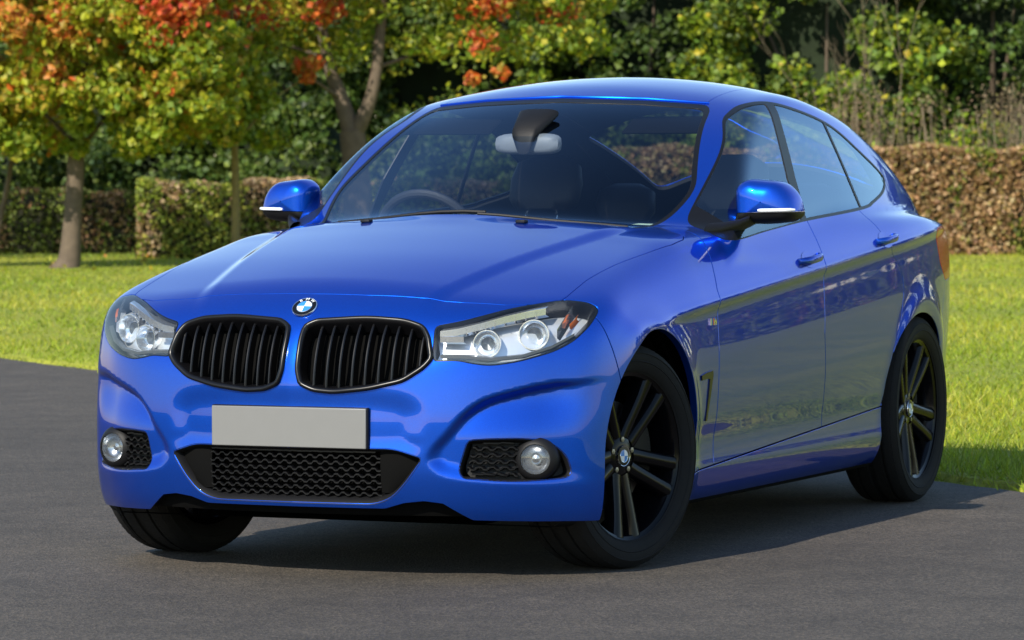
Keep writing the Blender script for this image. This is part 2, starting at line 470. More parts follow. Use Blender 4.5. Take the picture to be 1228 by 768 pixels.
def big(v, ok): return np.where(ok, v, 9.)
def poly_yz(P, smooth=True, n=8): return sdp(crom(P, True, n) if smooth else P)
def lin(P):
    P = sorted(P); a = np.array([p[0] for p in P]); b = np.array([p[1] for p in P]); return lambda q: np.interp(q, a, b)
def rounded(P, r=.02, n=5):
    """polygon with rounded corners"""
    P = np.asarray(P, float); o = []; m = len(P); rr = r if isinstance(r, (list, tuple)) else [r]*m
    for i in range(m):
        a, b, c = P[i-1], P[i], P[(i+1) % m]
        u = a-b; w = c-b; lu, lw = np.linalg.norm(u), np.linalg.norm(w); k = min(rr[i], .45*lu, .45*lw)
        p, q = b+u/lu*k, b+w/lw*k
        for t in np.linspace(0, 1, n): o.append((1-t)**2*p+2*t*(1-t)*b+t*t*q)
    return np.array(o)
def xsurf(y, z, f=None):
    """front surface: largest x with car(x,y,z)=0"""
    y = np.asarray(y, float); z = np.asarray(z, float); f = f or car
    a = np.full(y.shape, -.3); b = np.full(y.shape, 1.1)
    for _ in range(40):
        m = .5*(a+b); i = f(m, y, z) < 0; a = np.where(i, m, a); b = np.where(i, b, m)
    return a
def ysurf(x, z):
    x = np.asarray(x, float); z = np.asarray(z, float); a = np.full(x.shape, .2); b = np.full(x.shape, 1.2)
    for _ in range(40):
        m = .5*(a+b); i = car(x, m, z) < 0; a = np.where(i, m, a); b = np.where(i, b, m)
    return a
def zsurf(x, y):
    x = np.asarray(x, float); y = np.asarray(y, float); a = np.full(x.shape, .4); b = np.full(x.shape, 1.8)
    for _ in range(40):
        m = .5*(a+b); i = car(x, y, m) < 0; a = np.where(i, m, a); b = np.where(i, b, m)
    return a
def nrm(P):
    g = grad(car, np.asarray(P, float)); return g/np.linalg.norm(g, axis=1)[:, None]

CARL = empty('car')
tag(CARL, 'glossy metallic blue five-door hatchback with black alloy wheels, front turned to the viewer', 'car')
HALF_H = .0095
_V, _Q, _N = nets(car, (-4.2, -.0333, .1), (.9, 1.0, 1.75), HALF_H)
_T = np.concatenate([_Q[:, [0, 1, 2]], _Q[:, [0, 2, 3]]])
S0 = Surf(_V, _N, _T)
# make the winding agree with the normals
_fn = np.cross(S0.V[S0.T[:, 1]]-S0.V[S0.T[:, 0]], S0.V[S0.T[:, 2]]-S0.V[S0.T[:, 0]])
_bad = (_fn*S0.N[S0.T[:, 0]]).sum(1) < 0
S0.T[_bad] = S0.T[_bad][:, ::-1]
S0 = S0.clip(-S0.V[:, 1])
S0.V[:, 1] = np.where(np.abs(S0.V[:, 1]) < 1e-6, 0, S0.V[:, 1])

# outlines in the car's own axes: side (x,z), front (y,z), plan (x,y)
WS = rounded([(-.585, 1.045), (.585, 1.045), (.632, 1.105), (.655, 1.185), (.527, 1.470), (.30, 1.487), (0, 1.4965), (-.30, 1.487), (-.527, 1.470), (-.655, 1.185), (-.632, 1.105)], [.03, .03, .05, .05, .035, .02, .02, .02, .035, .05, .05])
DLO = crom([(-.845, 1.040), (-.90, 1.10), (-1.185, 1.28), (-1.403, 1.406), (-1.542, 1.461), (-1.667, 1.490), (-1.816, 1.499), (-2.031, 1.482), (-2.289, 1.448), (-2.475, 1.408), (-2.695, 1.330), (-2.88, 1.262), (-2.93, 1.222), (-2.83, 1.176), (-2.60, 1.135), (-2.416, 1.114), (-1.685, 1.076), (-1.25, 1.045), (-.93, 1.018)], True, 6)
HOOD = np.array([(-.50, 0), (-.515, .25), (-.56, .5), (-.62, .66), (-.655, .735), (-.64, .765), (-.59, .782), (-.467, .788), (-.261, .772), (-.055, .753), (.161, .740), (.323, .741), (.36, .737), (.43, .677), (.481, .605), (.525, .48), (.552, .36), (.572, .18), (.578, 0)])
HOOD = np.concatenate([HOOD, (HOOD*[1, -1])[::-1]])
HL = rounded([(.437, .775), (.51, .79), (.629, .829), (.743, .852), (.809, .842), (.843, .822), (.837, .777), (.808, .730), (.761, .697), (.679, .669), (.608, .658), (.558, .665), (.519, .674), (.448, .672)], [.012]+[.03]*4+[.02]+[.03]*7+[.012])
KID = rounded([(.020, .735), (.024, .772), (.060, .789), (.222, .799), (.345, .791), (.405, .772), (.428, .74), (.446, .678), (.421, .648), (.362, .608), (.258, .584), (.147, .572), (.082, .577), (.035, .596), (.022, .64)], [.012, .012, .012, .04, .03, .016, .012, .012, .014, .02, .03, .02, .014, .012, .012])
INT = rounded([(-.424, .378), (-.335, .406), (.335, .406), (.424, .378), (.37, .302), (.325, .256), (.27, .236), (-.27, .236), (-.325, .256), (-.37, .302)], [.015, .03, .03, .015, .04, .04, .05, .05, .04, .04])
FOG = rounded([(.545, .432), (.60, .436), (.69, .437), (.755, .425), (.795, .385), (.812, .315), (.68, .306), (.535, .318), (.520, .345)], [.015, .02, .04, .04, .04, .03, .05, .02, .02])
LOWER = lin([(0, .222), (.30, .222), (.36, .240), (.42, .247), (.475, .240), (.55, .187), (.85, .176), (1.0, .176)])
def arch_f(x, z): return (np.hypot((x+.03)/1.0, np.maximum(z-.37, (z-.37)*.4))-.382)
def arch_r(x, z): return (((np.abs(x+2.865)/.425)**2.2+(np.abs(np.maximum(z-.37, (z-.37)*.3))/.352)**2.2)**(1/2.2)-1)*.38
A_GAP = lin([(1.06, -.745), (1.0, -.70), (.86, -.632), (.70, -.628), (.27, -.628)])
B_GAP = lin([(1.10, -1.690), (1.065, -1.699), (.94, -1.714), (.68, -1.704), (.346, -1.75)])
C_GAP = lin([(1.14, -2.33), (1.10, -2.35), (.985, -2.45), (.90, -2.60), (.867, -2.632), (.80, -2.640), (.72, -2.604), (.60, -2.515), (.5, -2.47), (.39, -2.435)])
SILL = lin([(-.3, .268), (-.576, .283), (-2.45, .386), (-3, .41)])
BUMP_F = lin([(.85, .37), (.80, .345), (.70, .305), (.60, .27), (.1, .2)])
BUMP_R = lin([(.95, -3.35), (.80, -3.33), (.66, -3.25), (.55, -3.2), (.2, -3.1)])

S = S0
xyz = lambda s: (s.V[:, 0], s.V[:, 1], s.V[:, 2])
parts = {}
# underside
S, under = S.split(.178-S.V[:, 2])
under = under.clip(under.V[:, 0]-.45)
x, y, z = xyz(under); under = under.clip(-np.where(y > .5, np.hypot(x+.02, .1)-.44, 9.)); x, y, z = xyz(under); under = under.clip(-np.where(y > .5, np.hypot(x+2.89, .1)-.45, 9.))
x, y, z = xyz(S)
S = S.clip(-big(arch_f(x, z), np.full(len(x), True)) if False else -np.where((y > .5) & (z < .9), arch_f(x, z), 9.))
x, y, z = xyz(S); S = S.clip(-np.where((y > .45) & (z < .9), arch_r(x, z), 9.))
# bonnet
x, y, z = xyz(S); fh = big(sdp(HOOD)(x, y), (z > .70) & (x > -.8)); parts['hood'] = S.clip(fh+.0024); S = S.clip(-fh+.0024)
# windscreen
x, y, z = xyz(S); fw_ = big(sdp(WS)(y, z), (x > -1.80) & (x < -.44) & (y < .70))
fo_ = fw_-.014
ring, S = S.split(fo_)
x, y, z = xyz(ring); fi = big(sdp(WS)(y, z), (x > -1.80) & (x < -.44) & (y < .70)); parts['ws'], parts['wstrim'] = ring.split(fi)
# side windows
x, y, z = xyz(S); fd = big(sdp(DLO)(x, z), y > .5); dlo, S = S.split(fd)
x, y, z = xyz(dlo); inner = sdp(DLO)(x, z, .3)+np.where(x > -1.45, .0025, np.interp(-x, [1.45, 1.75], [.0025, .009]))
zb = lambda x: np.interp(-x, [.8, 1.0, 1.4, 1.8, 2.6, 3.0], [0, 0, 0, 0, 0, 0])
pil = np.interp(z, [1.04, 1.09, 1.224, 1.484], [-1.665, -1.672, -1.705, -1.810])
cdv = np.interp(z, [1.1, 1.124, 1.423, 1.5], [-2.388, -2.390, -2.342, -2.33])
front_lim = np.interp(z, [1.0, 1.06, 1.28, 1.46], [-1.02, -1.0, -1.22, -1.6])
parts['gf'] = None
gl = []
for k, (fa, fb_) in enumerate(((lambda z, x: x-(-.955), lambda z, x: (np.interp(z, [1.04, 1.09, 1.224, 1.484], [-1.635, -1.640, -1.648, -1.772]))-x),
                              (lambda z, x: x-np.interp(z, [1.04, 1.09, 1.224, 1.484], [-1.692, -1.697, -1.735, -1.848]), lambda z, x: np.interp(z, [1.1, 1.124, 1.423, 1.5], [-2.378, -2.380, -2.332, -2.32])-x),
                              (lambda z, x: x-np.interp(z, [1.1, 1.124, 1.423, 1.5], [-2.398, -2.400, -2.352, -2.34]), lambda z, x: -4.-x))):
    g = dlo.clip(inner)
    x, y, z = xyz(g); g = g.clip(fa(z, x)); x, y, z = xyz(g); g = g.clip(fb_(z, x)); gl.append(g)
t = dlo
x, y, z = xyz(t); i2 = sdp(DLO)(x, z, .3)+np.where(x > -1.45, .0025, np.interp(-x, [1.45, 1.75], [.0025, .009]))
tr_rim = t.clip(-i2); mid = t.clip(i2)
bars = []
for fa, fb_ in ((lambda z, x: (-.955)-x, lambda z, x: x-3),):
    x, y, z = xyz(mid); bars.append(mid.clip(fa(z, x)))
x, y, z = xyz(mid); b1 = mid.clip(x-np.interp(z, [1.04, 1.09, 1.224, 1.484], [-1.635, -1.640, -1.648, -1.772])); x, y, z = xyz(b1)
bars.append(b1.clip(np.interp(z, [1.04, 1.09, 1.224, 1.484], [-1.692, -1.697, -1.735, -1.848])-x))
x, y, z = xyz(mid); b2 = mid.clip(x-np.interp(z, [1.1, 1.124, 1.423, 1.5], [-2.378, -2.380, -2.332, -2.32])); x, y, z = xyz(b2)
bars.append(b2.clip(np.interp(z, [1.1, 1.124, 1.423, 1.5], [-2.398, -2.400, -2.352, -2.34])-x))
parts['dlotrim'] = tr_rim+bars[0]+bars[1]+bars[2]
# cowl below the windscreen
x, y, z = xyz(S); fc = np.maximum.reduce([x+.47, -(x+1.02), y-.615, z-1.11]); parts['cowl'], S = S.split(fc)
# rear window and boot lid, roof
x, y, z = xyz(S); RW = rounded([(-3.02, -.54), (-3.02, .54), (-3.70, .47), (-3.72, -.47)], .06); fr_ = big(sdp(RW)(x, y), z > 1.15); parts['rw'], S = S.split(fr_)
x, y, z = xyz(S); parts['tailgate'], S = S.split(np.where((x < -2.99) & (z > .62), np.maximum(y-np.interp(z, [.6, .9, 1.1, 1.6], [.62, .62, .60, .56]), x+2.99), 1.), .004)
x, y, z = xyz(S); parts['roof'], S = S.split(np.where((z > 1.4) & (x > -3.02), y-.505, 1.), .004)
# tail lamp
x, y, z = xyz(S); TL = rounded([(-3.16, 1.035), (-3.30, 1.045), (-4.2, 1.03), (-4.2, .88), (-3.36, .83), (-3.24, .90)], .03); ft_ = big(sdp(TL)(x, z, .5), (x < -3.1)); parts['tl'], S = S.split(ft_, .004)
# front openings
def front_cut(S, P, off=0.0):
    x, y, z = xyz(S); f = big(sdp(P)(y, z), (x > .15) & (z < .95)); return S.split(f+off)
parts['hl'], S = front_cut(S, HL)
x, y, z = xyz(S); S = S.clip(-big(sdp(HL)(y, z), (x > .15) & (z < .95))+.003)
_, S = front_cut(S, KID)
_, S = front_cut(S, INT)
_, S = front_cut(S, FOG)
x, y, z = xyz(S); parts['valance'], S = S.split(np.where((x > .3), z-LOWER(y), 1.), .003)
# bumpers, fender, doors, sill
x, y, z = xyz(S); parts['bumper'], S = S.split(np.where(z < .86, BUMP_F(z)-x, np.maximum(.35-x, 0)+np.where((x > .3) & (y < .66), -1, .5)), .006)
x, y, z = xyz(S); parts['rbumper'], S = S.split(np.where(z < .86, x-BUMP_R(z), 1.), .004)
x, y, z = xyz(S); parts['sill'], S = S.split(np.where((x < -.35) & (x > -2.6) & (z < .5), z-SILL(x), 1.), .0075)
x, y, z = xyz(S); mid_ = np.maximum(z-np.interp(-x, [.745, .93, 1.25, 1.7, 2.4], [1.05, 1.022, 1.05, 1.08, 1.125]), -1)
x, y, z = xyz(S); parts['fdoor'], S = S.split(np.where(z < 1.16, np.maximum.reduce([x-A_GAP(z), B_GAP(z)-x]), 1.), .0075)
x, y, z = xyz(S); parts['rdoor'], S = S.split(np.where((z < 1.16), np.maximum.reduce([x-B_GAP(z), C_GAP(z)-x]), 1.), .0075)
x, y, z = xyz(S); parts['fender'], S = S.split(np.where(z < 1.065, A_GAP(z)-x, 1.), .0075)
parts['frame'] = S

PAINT = M['paint']
def both(key, name, m, fl=.012, off=0., lab=None):
    p = parts[key]
    if off: p = p.offset(off)
    a = (p.flange(fl) if fl else p).build(name, m, CARL)
    b = (p.mirror().flange(fl) if fl else p.mirror()).build(name, m, CARL)
    return a, b
def centre(key, name, m, fl=.012, off=0.):
    p = parts[key]
    if off: p = p.offset(off)
    p = p+p.mirror()
    return (p.flange(fl) if fl else p).build(name, m, CARL)

bonnet = centre('hood', 'hood', PAINT)
bumper = centre('bumper', 'front_bumper', PAINT, .03)
centre('valance', 'lower_valance', M['shell'], .012, -.03)
both('cowl', 'cowl', M['black'], 0, -.006)
roof = centre('roof', 'roof', PAINT, .006)
windscreen = centre('ws', 'windscreen', M['windscreen'], 0, -.003)
o = centre('wstrim', 'windscreen_seal', M['trim'], .004, -.001); o.parent = windscreen
centre('rw', 'rear_window', M['rearglass'], 0, -.003)
centre('tailgate', 'tailgate', PAINT, .003)
centre('rbumper', 'rear_bumper', PAINT, .02)
both('fender', 'front_fender', PAINT, .02)
fd = both('fdoor', 'front_door', PAINT)
rd = both('rdoor', 'rear_door', PAINT)
both('frame', 'side_frame', PAINT, .003)
both('sill', 'side_skirt', PAINT, .012)
both('dlotrim', 'window_trim', M['trim'], .004, .0005)
both('tl', 'tail_light', M['red'], .01, .001)
for k, (g, nm, mm) in enumerate(zip(gl, ('front_side_window', 'rear_side_window', 'quarter_window'), (M['sideglass'], M['rearglass'], M['rearglass']))):
    g.offset(-.002).build(nm, mm, CARL); g.mirror().offset(-.002).build(nm, mm, CARL)
un = under+under.mirror(); un.build('underbody', M['shell'], CARL)
# inside lining of pillars and roof
ln = (parts['frame'].clip(1.02-parts['frame'].V[:, 2])+parts['roof']+parts['tailgate'].clip(1.05-parts['tailgate'].V[:, 2])).offset(-.022).flip().flange(.019, .0005)
lm = Surf(ln.V*[1, -1, 1], ln.N*[1, -1, 1], ln.T[:, ::-1])
(ln+lm).build('headliner', M['lining'], CARL)
# black inner shell behind grilles, gaps and lamps
_v, _q, _n = nets(lambda x, y, z: smax(car(x, y, z)+.075, z-1.0, .01), (-4.2, -.12, .1), (.9, 1.0, 1.2), .03)
sh = Surf(_v, _n, np.concatenate([_q[:, [0, 1, 2]], _q[:, [0, 2, 3]]])).clip(-_v[:, 1])
x, y, z = xyz(sh); sh = sh.clip(-np.where((y > .5), np.hypot(x+.02, z-.36)-.42, 9.)); x, y, z = xyz(sh); sh = sh.clip(-np.where((y > .5), np.hypot(x+2.89, z-.36)-.43, 9.))
x, y, z = xyz(sh); sh = sh.clip(np.where((x < -.75) & (x > -3.3), z-.985, -1))
(sh+sh.mirror()).build('inner_shell', M['shell'], CARL)
for cx in (-.02, -2.89):
    for sgn in (1, -1):
        mb = MB(); V = []; F = []
        n = 26
        for i in range(n+1):
            a = math.pi*(-.12+1.24*i/n)
            for yy in (.50, .79 if cx > -1 else .84): V.append((cx+.425*math.cos(a), sgn*yy, .36+.425*math.sin(a)))
        for i in range(n): F.append((2*i, 2*i+1, 2*i+3, 2*i+2))
        V.append((cx, sgn*.50, .36)); c = len(V)-1
        for i in range(n): F.append((2*i, 2*i+2, c))
        obj('wheel_arch_liner', V, F, M['shell'], CARL)
# ------------------------------------------------------------------ front end details
def sweep(P3, Nn, prof, name, m, parent, closed=True, inward=None):
    """frame running along a closed outline; prof [(across, out)], across > 0 is away from the middle"""
    P3 = np.asarray(P3, float); Nn = np.asarray(Nn, float); L = len(P3)
    T_ = np.roll(P3, -1, 0)-np.roll(P3, 1, 0); T_ /= np.linalg.norm(T_, axis=1)[:, None]
    Bv = np.cross(T_, Nn); Bv /= np.linalg.norm(Bv, axis=1)[:, None]
    c = P3.mean(0)
    if ((P3-c)*Bv).sum() < 0: Bv = -Bv
    V = []; F = []; k = len(prof)
    for i in range(L):
        for a, h in prof: V.append(P3[i]+Bv[i]*a+Nn[i]*h)
    for i in range(L):
        j = (i+1) % L
        for q in range(k-1): F.append((i*k+q, i*k+q+1, j*k+q+1, j*k+q))
    return obj(name, V, F, m, parent, sharp=50)

def resample(P, n, closed=True):
    P = np.asarray(P, float); Q = np.concatenate([P, P[:1]]) if closed else P
    d = np.r_[0, np.cumsum(np.linalg.norm(np.diff(Q, axis=0), axis=1))]
    t = np.linspace(0, d[-1], n+1)[:-1] if closed else np.linspace(0, d[-1], n)
    return np.stack([np.interp(t, d, Q[:, i]) for i in range(Q.shape[1])], 1)

for sgn in (1, -1):
    K = resample(KID, 90); xs = xsurf(K[:, 0], K[:, 1]); P = np.c_[xs, K[:, 0], K[:, 1]]; Nn = nrm(P)
    if sgn < 0: P = P*[1, -1, 1]; Nn = Nn*[1, -1, 1]
    kg = empty('kidney_grille', (0, 0, 0), CARL)
    sweep(P, Nn, [(.004, -.03), (.004, .001), (.0025, .009), (-.002, .0125), (-.008, .0115), (-.0125, .006), (-.0145, -.004), (-.0145, -.05)], 'grille_frame', M['gloss'], kg)
    kf = sdp(KID)
    for i in range(9):
        yy = .055+.37*(i+.5)/9.0
        zz = np.arange(.56, .81, .002); ins = zz[kf(np.full(len(zz), yy), zz, .5) < -.012]
        if len(ins) < 5: continue
        za = np.linspace(ins[0]-.006, ins[-1]+.006, 10); xf = xsurf(np.full(10, yy), za)-.006
        V = []; F = []
        for j in range(10):
            top = (za[j]-za[0])/(za[-1]-za[0]); d = .004+.014*max(0, top-.8)*2
            w = .0042
            for dx, dy in ((-.045, -w), (-.003-d, -w), (-d, -w*.4), (-d, w*.4), (-.003-d, w), (-.045, w)):
                V.append((xf[j]+dx, sgn*(yy+dy), za[j]))
        for j in range(9):
            for q in range(5): F.append((j*6+q, j*6+q+1, j*6+7+q, j*6+6+q))
        obj('slat', V, F, M['slat'], kg, sharp=40)
    # dark backing sheet with its diagonal brace, deep behind the slats
    Kp = resample(KID, 40); xb = xsurf(Kp[:, 0], Kp[:, 1])-.06
    V = np.c_[xb, sgn*Kp[:, 0], Kp[:, 1]].tolist(); V.append([xb.mean(), sgn*Kp[:, 0].mean(), Kp[:, 1].mean()])
    obj('grille_backing', V, [(i, (i+1) % 40, 40) for i in range(40)], M['shell'], kg)

# central intake
ci = empty('lower_intake', (0, 0, 0), CARL)
K = resample(INT, 110); P = np.c_[xsurf(np.abs(K[:, 0]), K[:, 1]), K]; Nn = nrm(P)
sweep(P, Nn, [(.003, -.004), (.002, .001), (-.003, -.003), (-.007, -.03), (-.010, -.06)], 'intake_frame', M['black'], ci)
fI = sdp(INT)
def mesh_bars(sdf, y0, y1, z0, z1, rows, parent, sgn=1, depth=.028, pitch=.034, amp=.0042):
    for r_ in range(rows):
        zz0 = z0+(z1-z0)*(r_+.5)/rows
        ys = np.arange(y0, y1, .004)
        ph = 0 if r_ % 2 == 0 else math.pi
        zz = zz0+amp*np.tanh(2.2*np.sin(2*math.pi*ys/pitch+ph))
        ok = sdf(ys, zz, .5) < -.012
        if ok.sum() < 6: continue
        ys, zz = ys[ok], zz[ok]; xf = xsurf(np.abs(ys), zz)-depth
        V = []; F = []; n = len(ys)
        for j in range(n):
            for dx, dz in ((-.02, -.0032), (-.002, -.0032), (0, -.0022), (0, .0022), (-.002, .0032), (-.02, .0032)):
                V.append((xf[j]+dx, sgn*ys[j], zz[j]+dz))
        for j in range(n-1):
            for q in range(5): F.append((j*6+q, j*6+q+1, j*6+7+q, j*6+6+q))
        obj('grille_bar', V, F, M['slat'], parent, sharp=40)
mesh_bars(fI, -.29, .29, .236, .406, 9, ci)
for sg in (1, -1):   # smooth cheeks either side of the mesh
    V = []; F = []
    zz = np.linspace(.27, .40, 9)
    for z_ in zz:
        for yy, dp in ((.285, .030), (.30, .026), (.345, .020), (.40, .034)):
            yq = min(yy, .27+.15*np.interp(z_, [.25, .38], [.3, 1])); V.append((float(xsurf(np.array([yq]), np.array([z_]))[0])-dp, sg*yq, z_))
    for j in range(8):
        for q in range(3): F.append((j*4+q, j*4+q+1, j*4+5+q, j*4+4+q))
    obj('duct_cheek', V, F, M['shell'], ci)

# fog lamps
fF = sdp(FOG)
for sgn in (1, -1):
    fl = empty('fog_light_recess', (0, 0, 0), CARL)
    K = resample(FOG, 80); P = np.c_[xsurf(K[:, 0], K[:, 1]), K]; Nn = nrm(P)
    if sgn < 0: P = P*[1, -1, 1]; Nn = Nn*[1, -1, 1]
    sweep(P, Nn, [(.003, -.004), (.002, .001), (-.003, -.002), (-.012, -.03), (-.014, -.06)], 'recess_frame', M['black'], fl)
    mesh_bars(fF, .52, .675, .315, .435, 6, fl, sgn, depth=.022, pitch=.034)
    Kp = resample(FOG, 40); xb = xsurf(Kp[:, 0], Kp[:, 1])-.05
    V = np.c_[xb, sgn*Kp[:, 0], Kp[:, 1]].tolist(); V.append([xb.mean()+.01, sgn*Kp[:, 0].mean(), Kp[:, 1].mean()])
    obj('recess_backing', V, [(i, (i+1) % 40, 40) for i in range(40)], M['black'], fl)
    c = Vector((.537, sgn*.722, .373)); d = Vector((.97, sgn*.24, 0)).normalized()
    Mx = Matrix.Translation(c) @ d.to_track_quat('Z', 'Y').to_matrix().to_4x4()
    mb = MB(); mb.lathe([(.070, -.06), (.066, -.012), (.060, -.004), (.052, .004), (.0465, .006), (.0455, -.006)], 36, Mx); mb.build('fog_light_bezel', M['black'], fl)
    mb = MB(); mb.lathe([(.0455, .001), (.044, -.012), (.034, -.026), (.018, -.034), (.016, -.030), (.012, -.016), (.0005, -.013)], 36, Mx); mb.build('fog_light_reflector', M['fogmetal'], fl)
    for a in range(0, 360, 60):
        pass
    mb = MB(); mb.lathe([(.0455, .003), (.038, .0075), (.024, .0105), (.0005, .012)], 36, Mx); mb.build('fog_light_lens', M['lens'], fl)

# headlights
for sgn in (1, -1):
    h = empty('headlight', (0, 0, 0), CARL)
    p = parts['hl'] if sgn > 0 else parts['hl'].mirror()
    p.offset(.0005).build('headlight_lens', M['lens'], h)
    K = resample(HL, 100); P = np.c_[xsurf(K[:, 0], K[:, 1]), K]; Nn = nrm(P)
    if sgn < 0: P = P*[1, -1, 1]; Nn = Nn*[1, -1, 1]
    sweep(P, Nn, [(.0035, -.006), (.002, -.0005), (-.0022, -.001), (-.0038, -.012), (-.0045, -.055)], 'headlight_rim', M['gloss'], h)
    # pocket floor
    q = p.offset(-.058)
    q.build('lamp_pocket', M['lampsilver'], h)
    dirv = Vector((.95, sgn*.30, .02)).normalized(); rotq = dirv.to_track_quat('Z', 'Y').to_matrix().to_4x4()
    def unit(y_, z_, rad, back, kind):
        x_ = float(xsurf(np.array([y_]), np.array([z_]))[0])
        Mx = Matrix.Translation(Vector((x_, sgn*y_, z_))-dirv*back) @ rotq
        mb = MB(); mb.lathe([(rad*1.06, -.03), (rad*1.07, .003), (rad*1.05, .007), (rad*1.0, .007), (rad*.97, .002)], 36, Mx); mb.build('ring_light', M['reflector'], h)
        mb = MB(); mb.lathe([(rad*.97, .002), (rad*.86, -.018), (rad*.60, -.028), (rad*.56, -.020)], 36, Mx); mb.build('bowl', M['reflector'], h)
        mb = MB(); mb.lathe([(rad*.57, -.022), (rad*.55, -.008), (rad*.42, .006), (rad*.22, .012), (.0005, .014)], 30, Mx); mb.build('projector_lens', M['lens'] if kind else M['reflector'], h)
        mb = MB(); mb.lathe([(rad*.50, -.018), (.0005, -.026)], 24, Mx); mb.build('projector_core', M['lampgrey'], h)
    unit(.590, .722, .040, .034, 1)
    unit(.706, .748, .044, .046, 1)
    # chrome eyebrow under the top edge and lower blade
    def strip(pts, name, m, dz, back, w=.008):
        V = []; F = []
        for (y_, z_) in pts:
            x_ = float(xsurf(np.array([y_]), np.array([z_]))[0])-back
            V += [(x_-w, sgn*y_, z_+dz/2), (x_+w, sgn*y_, z_+dz/2*.6), (x_+w, sgn*y_, z_-dz/2*.6), (x_-w, sgn*y_, z_-dz/2)]
        for i in range(len(pts)-1):
            for k in range(3): F.append((i*4+k, i*4+k+1, i*4+5+k, i*4+4+k))
        obj(name, V, F, m, h, sharp=30)
    strip([(.452, .750), (.50, .757), (.56, .773), (.62, .793), (.68, .810), (.715, .817)], 'brow_strip', M['reflector'], .034, .024, .014)
    for k in range(9):      # fine ribs along the reflector brow
        y_ = .50+.024*k; z_ = float(np.interp(y_, [.452, .50, .56, .62, .68, .74], [.750, .757, .773, .793, .810, .820]))
        x_ = float(xsurf(np.array([y_]), np.array([z_]))[0])-.012
        MB().box((x_-.006, sgn*y_, z_-.006), (.014, .0022, .022)).build('reflector_rib', M['chrome'], h, smooth=False)
    strip([(.452, .735), (.48, .735), (.52, .735)], 'inner_blade', M['chrome'], .03, .03, .012)
    strip([(.46, .684), (.54, .682), (.60, .675), (.68, .684), (.75, .710), (.80, .747)], 'lower_blade', M['lampgrey'], .014, .030, .012)
    strip([(.782, .772), (.790, .785), (.794, .797)], 'amber_indicator', M['amber'], .022, .034, .008)
    strip([(.757, .75), (.768, .785), (.775, .82)], 'side_reflector', M['reflector'], .045, .036, .012)

# number plate
pm = MB(); px = .760
V = []; F = []
ys = np.linspace(-.262, .262, 9)
o = MB().box((.757, 0, .466), (.006, .52, .122)).build('number_plate', M['plate'], CARL, bevel=.006, seg=3)
MB().box((.7445, 0, .466), (.018, .526, .128)).build('plate_holder', M['black'], o, bevel=.004)

# emblems
def emblem(rad, Mx, name, parent, text=True):
    mb = MB()
    mb.lathe([(rad*1.0, -.003), (rad*1.0, .001), (rad*.97, .0028), (rad*.93, .0022)], 40, Mx, 0)
    mb.lathe([(rad*.93, .0022), (rad*.63, .0030)], 40, Mx, 1)
    mb.lathe([(rad*.63, .0030), (rad*.61, .0038), (rad*.57, .0034)], 40, Mx, 0)
    n = 10
    for q in range(4):
        V = [Mx @ Vector((0, 0, .0045))]
        for i in range(n+1):
            a = math.pi/2*(q+i/n); V.append(Mx @ Vector((rad*.58*math.cos(a), rad*.58*math.sin(a), .0034)))
        mb.add(V, [(0, i+1, i+2) for i in range(n)], 2 if q % 2 == 0 else 3)
    e = mb.build(name, [M['chrome'], M['gloss'], M['white'], M['sky_blue']], parent)
    if text:
        for ch, a in (('B', 38), ('M', 0), ('W', -38)):
            cu = bpy.data.curves.new('letter', 'FONT'); cu.body = ch; cu.size = rad*.40; cu.align_x = 'CENTER'; cu.align_y = 'CENTER'
            t_ = bpy.data.objects.new('letter', cu); COL.objects.link(t_)
            dg = bpy.context.evaluated_depsgraph_get(); me = bpy.data.meshes.new_from_object(t_.evaluated_get(dg)); bpy.data.objects.remove(t_)
            L = Mx @ Matrix.Rotation(R(a), 4, 'Z') @ Matrix.Translation((0, rad*.78, .0036)); me.transform(L)
            me.materials.clear(); me.materials.append(M['white'])
            lo = bpy.data.objects.new('letter', me); COL.objects.link(lo); lo.parent = e
    return e
def frame_at(P, n, up=(0, 0, 1)):
    n = Vector(n).normalized(); u = Vector(up); u = (u-n*u.dot(n)).normalized(); r_ = u.cross(n)
    Mx = Matrix((r_, u, n)).transposed().to_4x4(); Mx.translation = Vector(P); return Mx
_ez = .826; _ex = float(xsurf(np.array([0.]), np.array([_ez]))[0]); _en = nrm([[_ex, 0, _ez]])[0]
emblem(.041, frame_at((_ex, 0, _ez), _en) @ Matrix.Translation((0, 0, .003)), 'roundel_badge', CARL)

# washer jets and wipers
for yy in (.28, -.28):
    zz = float(zsurf(np.array([-.42]), np.array([abs(yy)]))[0])
    MB().box((-.42, yy, zz+.004), (.03, .035, .012)).build('washer_jet', M['black'], CARL, bevel=.004)
for y0, y1 in ((-.45, .10), (.08, .58)):
    pts = []
    for t_ in np.linspace(0, 1, 8):
        yy = y0+(y1-y0)*t_; xx = -.520-.02*t_-.20*abs(yy)**2; zz = float(zsurf(np.array([xx]), np.array([abs(yy)]))[0]); pts.append((xx, yy, zz-.002))
    w = MB().tube(pts, .006, 8).build('wiper', M['black'], CARL)

# pressed front edge of the roof skin, just above the windscreen seal
_xg = np.linspace(-1.25, -1.85, 200); pts = []
for yy in np.linspace(-.515, .515, 41):
    zt = np.interp(abs(yy), [0, .30, .527], [1.4965, 1.487, 1.470])+.018
    zg = zsurf(_xg, np.full(200, abs(yy))); xx = float(np.interp(zt, zg, _xg)); pts.append((xx, yy, zt+.001))
MB().tube(pts, .0045, 8).build('roof_lip', PAINT, roof)
